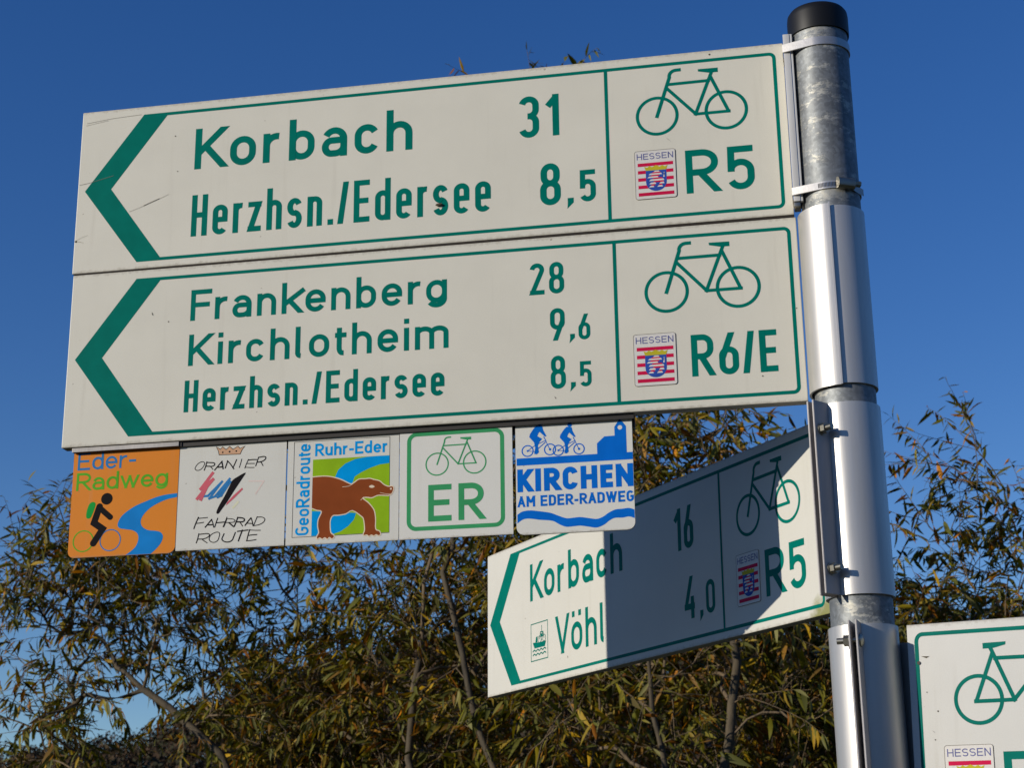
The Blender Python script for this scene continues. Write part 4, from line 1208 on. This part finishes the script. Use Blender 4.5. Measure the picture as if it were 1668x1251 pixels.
def willow(label, base, stems, blobs, n_targets, seed, leaders=(), zmin=1.3, leaf_scale=1.0, lean=(0, 0)):
    rg = np.random.default_rng(seed)
    base = np.array(base, float)
    root = empty('willow_tree', tuple(base))
    tag(root, label, 'tree', 'willows behind the signpost')
    # skeleton nodes
    P = [base]; PA = [-1]
    for st in stems:                       # main stems: lists of points relative to the base
        last = 0
        pts = [np.zeros(3)] + [np.array(p, float) for p in st]
        for a, bq in zip(pts, pts[1:]):
            n = max(2, int(np.linalg.norm(bq - a) / 0.14))
            for i in range(1, n + 1):
                q = base + a + (bq - a) * i / n + rg.normal(size=3) * 0.012
                P.append(q); PA.append(last); last = len(P) - 1
    P = list(P)
    # targets in the crown volume
    tg = []
    wts = np.array([b[2] for b in blobs], float); wts /= wts.sum()
    while len(tg) < n_targets:                 # boughs: clusters of tips with gaps between them
        c, r, _ = blobs[rg.choice(len(blobs), p=wts)]
        d = rg.normal(size=3); d /= np.linalg.norm(d)
        q = np.array(c) + d * np.array(r) * rg.uniform(0.12, 1.0) ** 0.45
        sp = rg.uniform(0.09, 0.20)
        for _ in range(rg.integers(3, 9)):
            q2 = q + rg.normal(size=3) * np.array([sp, sp, sp * 1.25])
            if q2[2] > zmin: tg.append(q2)
    tg = np.array(tg + [np.array(l, float) for l in leaders])
    PP = np.array(P)
    dist0 = np.array([np.min(np.linalg.norm(PP - t, axis=1)) for t in tg])
    NP = np.zeros((60000, 3)); NP[:len(PP)] = PP; cnt = len(PP)
    PA = PA + [0] * (60000 - len(PA))
    tips = []
    for ti in np.argsort(dist0):
        t = tg[ti]
        cur = NP[:cnt]
        dv = t - cur; dd = np.linalg.norm(dv, axis=1)
        cost = dd + 0.9 * np.maximum(0, cur[:, 2] - t[2] + 0.05) + 0.25 * (cur[:, 2] < base[2] + 0.7)
        k = int(np.argmin(cost)); a = NP[k].copy(); L = dd[k]
        n = max(2, int(L / 0.07))
        sag = rg.normal(size=3) * 0.10 * L; sag[2] += 0.06 * L
        last = k
        for i in range(1, n + 1):
            s = i / n
            q = a + (t - a) * s + sag * math.sin(math.pi * s) + rg.normal(size=3) * 0.006
            NP[cnt] = q; PA[cnt] = last; last = cnt; cnt += 1
        tips.append((last, t - a))
    P = NP[:cnt]; PA = np.array(PA[:cnt])
    # radii by the pipe model
    kids = [[] for _ in range(cnt)]
    for i in range(1, cnt): kids[PA[i]].append(i)
    area = np.full(cnt, 0.0)
    for i in range(cnt - 1, -1, -1):
        area[i] = sum(area[k] for k in kids[i]) if kids[i] else 0.0027 ** 2.2
    rad = area ** (1 / 2.2)
    rad = np.minimum(rad, 0.036 + 0.12 * np.maximum(0, 1.6 - (P[:, 2] - base[2])) * 0.3)
    # chains
    chains = []
    stack = [0]
    while stack:
        s = stack.pop()
        ch = [PA[s]] if PA[s] >= 0 else []
        i = s
        while True:
            ch.append(i)
            if not kids[i]: break
            ks = sorted(kids[i], key=lambda k: -area[k])
            stack += ks[1:]
            i = ks[0]
        if len(ch) > 1: 
            pr = rad[ch].copy()
            if PA[s] >= 0: pr[0] = min(pr[0], pr[1] * 1.15)
            chains.append((P[ch], pr))
    chains.sort(key=lambda c: -float(c[1][0]) * len(c[0]))
    nst = max(1, len(stems))
    big = chains[:nst]
    V, F, S = tubes([(c[0] - base, c[1]) for c in big], 12)
    link('trunk', mesh_np('trunk', V, F, S, True), BARK, root)
    mid = chains[nst:nst + 70]
    for c in mid:
        V, F, S = tubes([(c[0] - base, c[1])], 7)
        link('branch', mesh_np('branch', V, F, S, True), BARK if c[1][0] > 0.010 else TWIG, root)
    # leafy twigs
    tw = [(c[0] - base, c[1]) for c in chains[nst + 70:]]
    lp, ld, lnrm, ll, lw = [], [], [], [], []
    starts = []
    lead = [np.array(l, float) for l in leaders]
    for last, dv in tips:
        d = dv / (np.linalg.norm(dv) + 1e-9)
        is_lead = any(np.linalg.norm(P[last] - l) < 0.05 for l in lead)
        starts.append((P[last], d, 4 if is_lead else 2 + rg.integers(0, 3)))
        j = last
        for _ in range(rg.integers(2, 6)):
            j = PA[j]
            if j <= 0: break
        if j > 0 and rad[j] < 0.007: starts.append((P[j], d, 1 + rg.integers(0, 2)))
    for p0, d, nt_ in starts:
        for _ in range(nt_):
            q = d * 0.8 + rg.normal(size=3) * 0.62 + np.array([0, 0, 0.22]); q /= np.linalg.norm(q)
            L = rg.uniform(0.14, 0.42)
            n = max(5, int(L / 0.035))
            pts = [p0]; dirc = q.copy()
            for i in range(n):
                dirc = dirc + rg.normal(size=3) * 0.07 + np.array([0, 0, -0.035]); dirc /= np.linalg.norm(dirc)
                pts.append(pts[-1] + dirc * L / n)
            pts = np.array(pts)
            tw.append((pts - base, np.linspace(0.0022, 0.0008, len(pts))))
            nl = int(L / (rg.uniform(0.018, 0.034) * leaf_scale))
            roll = rg.uniform(0, 6.28)
            bare = rg.uniform(0.0, 0.5); tsz = rg.uniform(0, 1)
            for i in range(nl):
                s = bare + (1 - bare) * (i + 1) / nl
                f = s * (len(pts) - 1); k = min(int(f), len(pts) - 2)
                pos = pts[k] + (pts[k + 1] - pts[k]) * (f - k)
                tng = pts[k + 1] - pts[k]; tng /= np.linalg.norm(tng)
                o = np.cross(tng, rg.normal(size=3)); o /= np.linalg.norm(o)
                roll += 2.4
                o2 = np.cross(tng, o)
                out = o * math.cos(roll) + o2 * math.sin(roll)
                ld_ = tng * rg.uniform(.35, 1.0) + out * rg.uniform(.5, 1.0) + np.array([0, 0, -rg.uniform(.15, 1.15)])
                ld_ /= np.linalg.norm(ld_)
                nn = np.array([0, 0, 1.0]) + rg.normal(size=3) * 0.55; nn -= ld_ * nn.dot(ld_); nn /= np.linalg.norm(nn)
                lp.append(pos); ld.append(ld_); lnrm.append(nn)
                l_ = (0.040 + 0.085 * rg.beta(1.6, 1.8)) * (0.8 + 0.4 * tsz) * leaf_scale * (0.75 if s > 0.9 else 1.0)
                ll.append(l_); lw.append(l_ * rg.uniform(0.075, 0.125))
    V, F, S = tubes(tw, 4)
    o = link('twigs', mesh_np('twigs', V, F, S, True), TWIG, root)
    o['kind'] = 'stuff'
    lp, ld, lnrm, ll, lw = map(np.array, (lp, ld, lnrm, ll, lw))
    n = len(lp)
    cidx = rg.choice(len(LC), n, p=LP)
    tpl = rg.integers(0, len(TPL), n)
    tint = LC[cidx] * rg.uniform(0.8, 1.5, (n, 1)) * np.array([1.06, 1.0, 0.9])
    vis, z = in_view(lp)
    score = np.where(vis, ll / z, 0)
    order = np.argsort(-score)
    single = order[:300]; rest = order[300:]
    me = build_leaves(lp[rest] - base, ld[rest], lnrm[rest], ll[rest], lw[rest], tint[rest], tpl[rest])
    o = link('crown', me, LEAF, root)
    o['kind'] = 'stuff'
    for i in single:
        s_ = np.cross(lnrm[i], ld[i])
        mt = Matrix.Identity(4)
        ws = lw[i] / 0.085
        for r in range(3):
            mt[r][0] = ld[i][r] * ll[i]; mt[r][1] = s_[r] * ws; mt[r][2] = lnrm[i][r] * ll[i]; mt[r][3] = lp[i][r] - base[r]
        lo_ = bpy.data.objects.new('leaf', LEAF_MESH[cidx[i] * len(TPL) + tpl[i]])
        COL.objects.link(lo_); lo_.parent = root; lo_.matrix_local = mt
    return n

TOTAL = 0
# left, spreading behind the plaques
TOTAL += willow('spreading willow at the far left, its branches under the orange plaque', (-2.15, 4.7, 0.0),
    [[(-.05, 0, 1.0), (-.15, .05, 1.9), (-.45, .2, 2.35), (-.95, .3, 2.75)], [(.10, .1, 1.0), (.22, .3, 2.0), (.10, .5, 2.9)]],
    [((-2.75, 5.2, 2.86), (1.05, 0.55, 0.55), 1.0), ((-2.0, 5.4, 2.3), (0.7, 0.5, 0.6), 0.5), ((-3.2, 5.0, 2.85), (0.45, 0.4, 0.42), 0.35), ((-3.3, 5.0, 2.25), (0.5, 0.4, 0.2), 0.12)],
    310, 111, leaf_scale=0.80, leaders=[(-3.40, 4.9, 3.46), (-3.36, 4.95, 3.34), (-3.62, 5.0, 3.15)])
# tall one in the middle; its tip shows above the top sign
TOTAL += willow('tall willow in the middle, its tip showing above the topmost sign', (-1.30, 4.4, 0.0),
    [[(.06, 0, 1.2), (-.04, .1, 2.2), (-.26, .2, 3.0), (-.1, .5, 4.1), (.06, .6, 4.7)], [(-.05, .1, 1.1), (-.42, .3, 2.3), (-.35, .4, 3.3)], [(.15, .05, 1.3), (.38, .1, 2.4), (.30, .3, 3.3)]],
    [((-1.65, 5.1, 2.35), (0.85, 0.55, 0.7), 1.0), ((-1.45, 5.2, 3.25), (0.75, 0.5, 0.7), 0.7), ((-1.35, 5.1, 4.3), (0.38, 0.38, 0.5), 0.22)],
    300, 212, leaf_scale=0.84, leaders=[(-1.18, 4.95, 5.23), (-1.23, 5.0, 5.22), (-1.13, 5.0, 5.24), (-1.27, 4.95, 5.21), (-1.19, 4.97, 5.17), (-1.15, 4.97, 5.21), (-1.58, 5.0, 5.18)])
# right of centre, seen between the plaques and the post
TOTAL += willow('bushy willow seen between the shaded sign and the post', (-.50, 4.2, 0.0),
    [[(-.03, 0, 1.0), (-.10, 0, 1.8), (-.22, .1, 2.8), (-.3, .2, 3.2)], [(.1, 0, 1.1), (.06, .1, 2.0), (.15, .3, 3.0)]],
    [((-.62, 4.8, 2.30), (0.75, 0.5, 0.70), 1.0), ((-.68, 4.8, 3.25), (0.50, 0.4, 0.55), 0.95), ((-.1, 4.8, 2.2), (0.6, 0.5, 0.6), 0.45)],
    350, 313, leaf_scale=0.92, leaders=[(-.36, 4.7, 3.55)])
# right of the post
TOTAL += willow('willow at the right, its thin shoots rising above the lowest sign', (.72, 4.8, 0.0),
    [[(-.05, 0, 1.0), (-.15, .05, 1.9), (-.25, .1, 2.7)], [(.1, 0, 1.1), (.2, .2, 2.1), (.15, .3, 2.9)]],
    [((.62, 5.2, 2.50), (0.75, 0.5, 0.50), 1.0), ((.95, 5.2, 1.8), (0.8, 0.6, 0.6), 0.35)],
    340, 414, leaf_scale=0.85, leaders=[(.44, 5.0, 3.46), (.40, 4.95, 3.2), (.62, 5.0, 3.34), (.86, 5.0, 3.16)])
print('LEAVES', TOTAL)
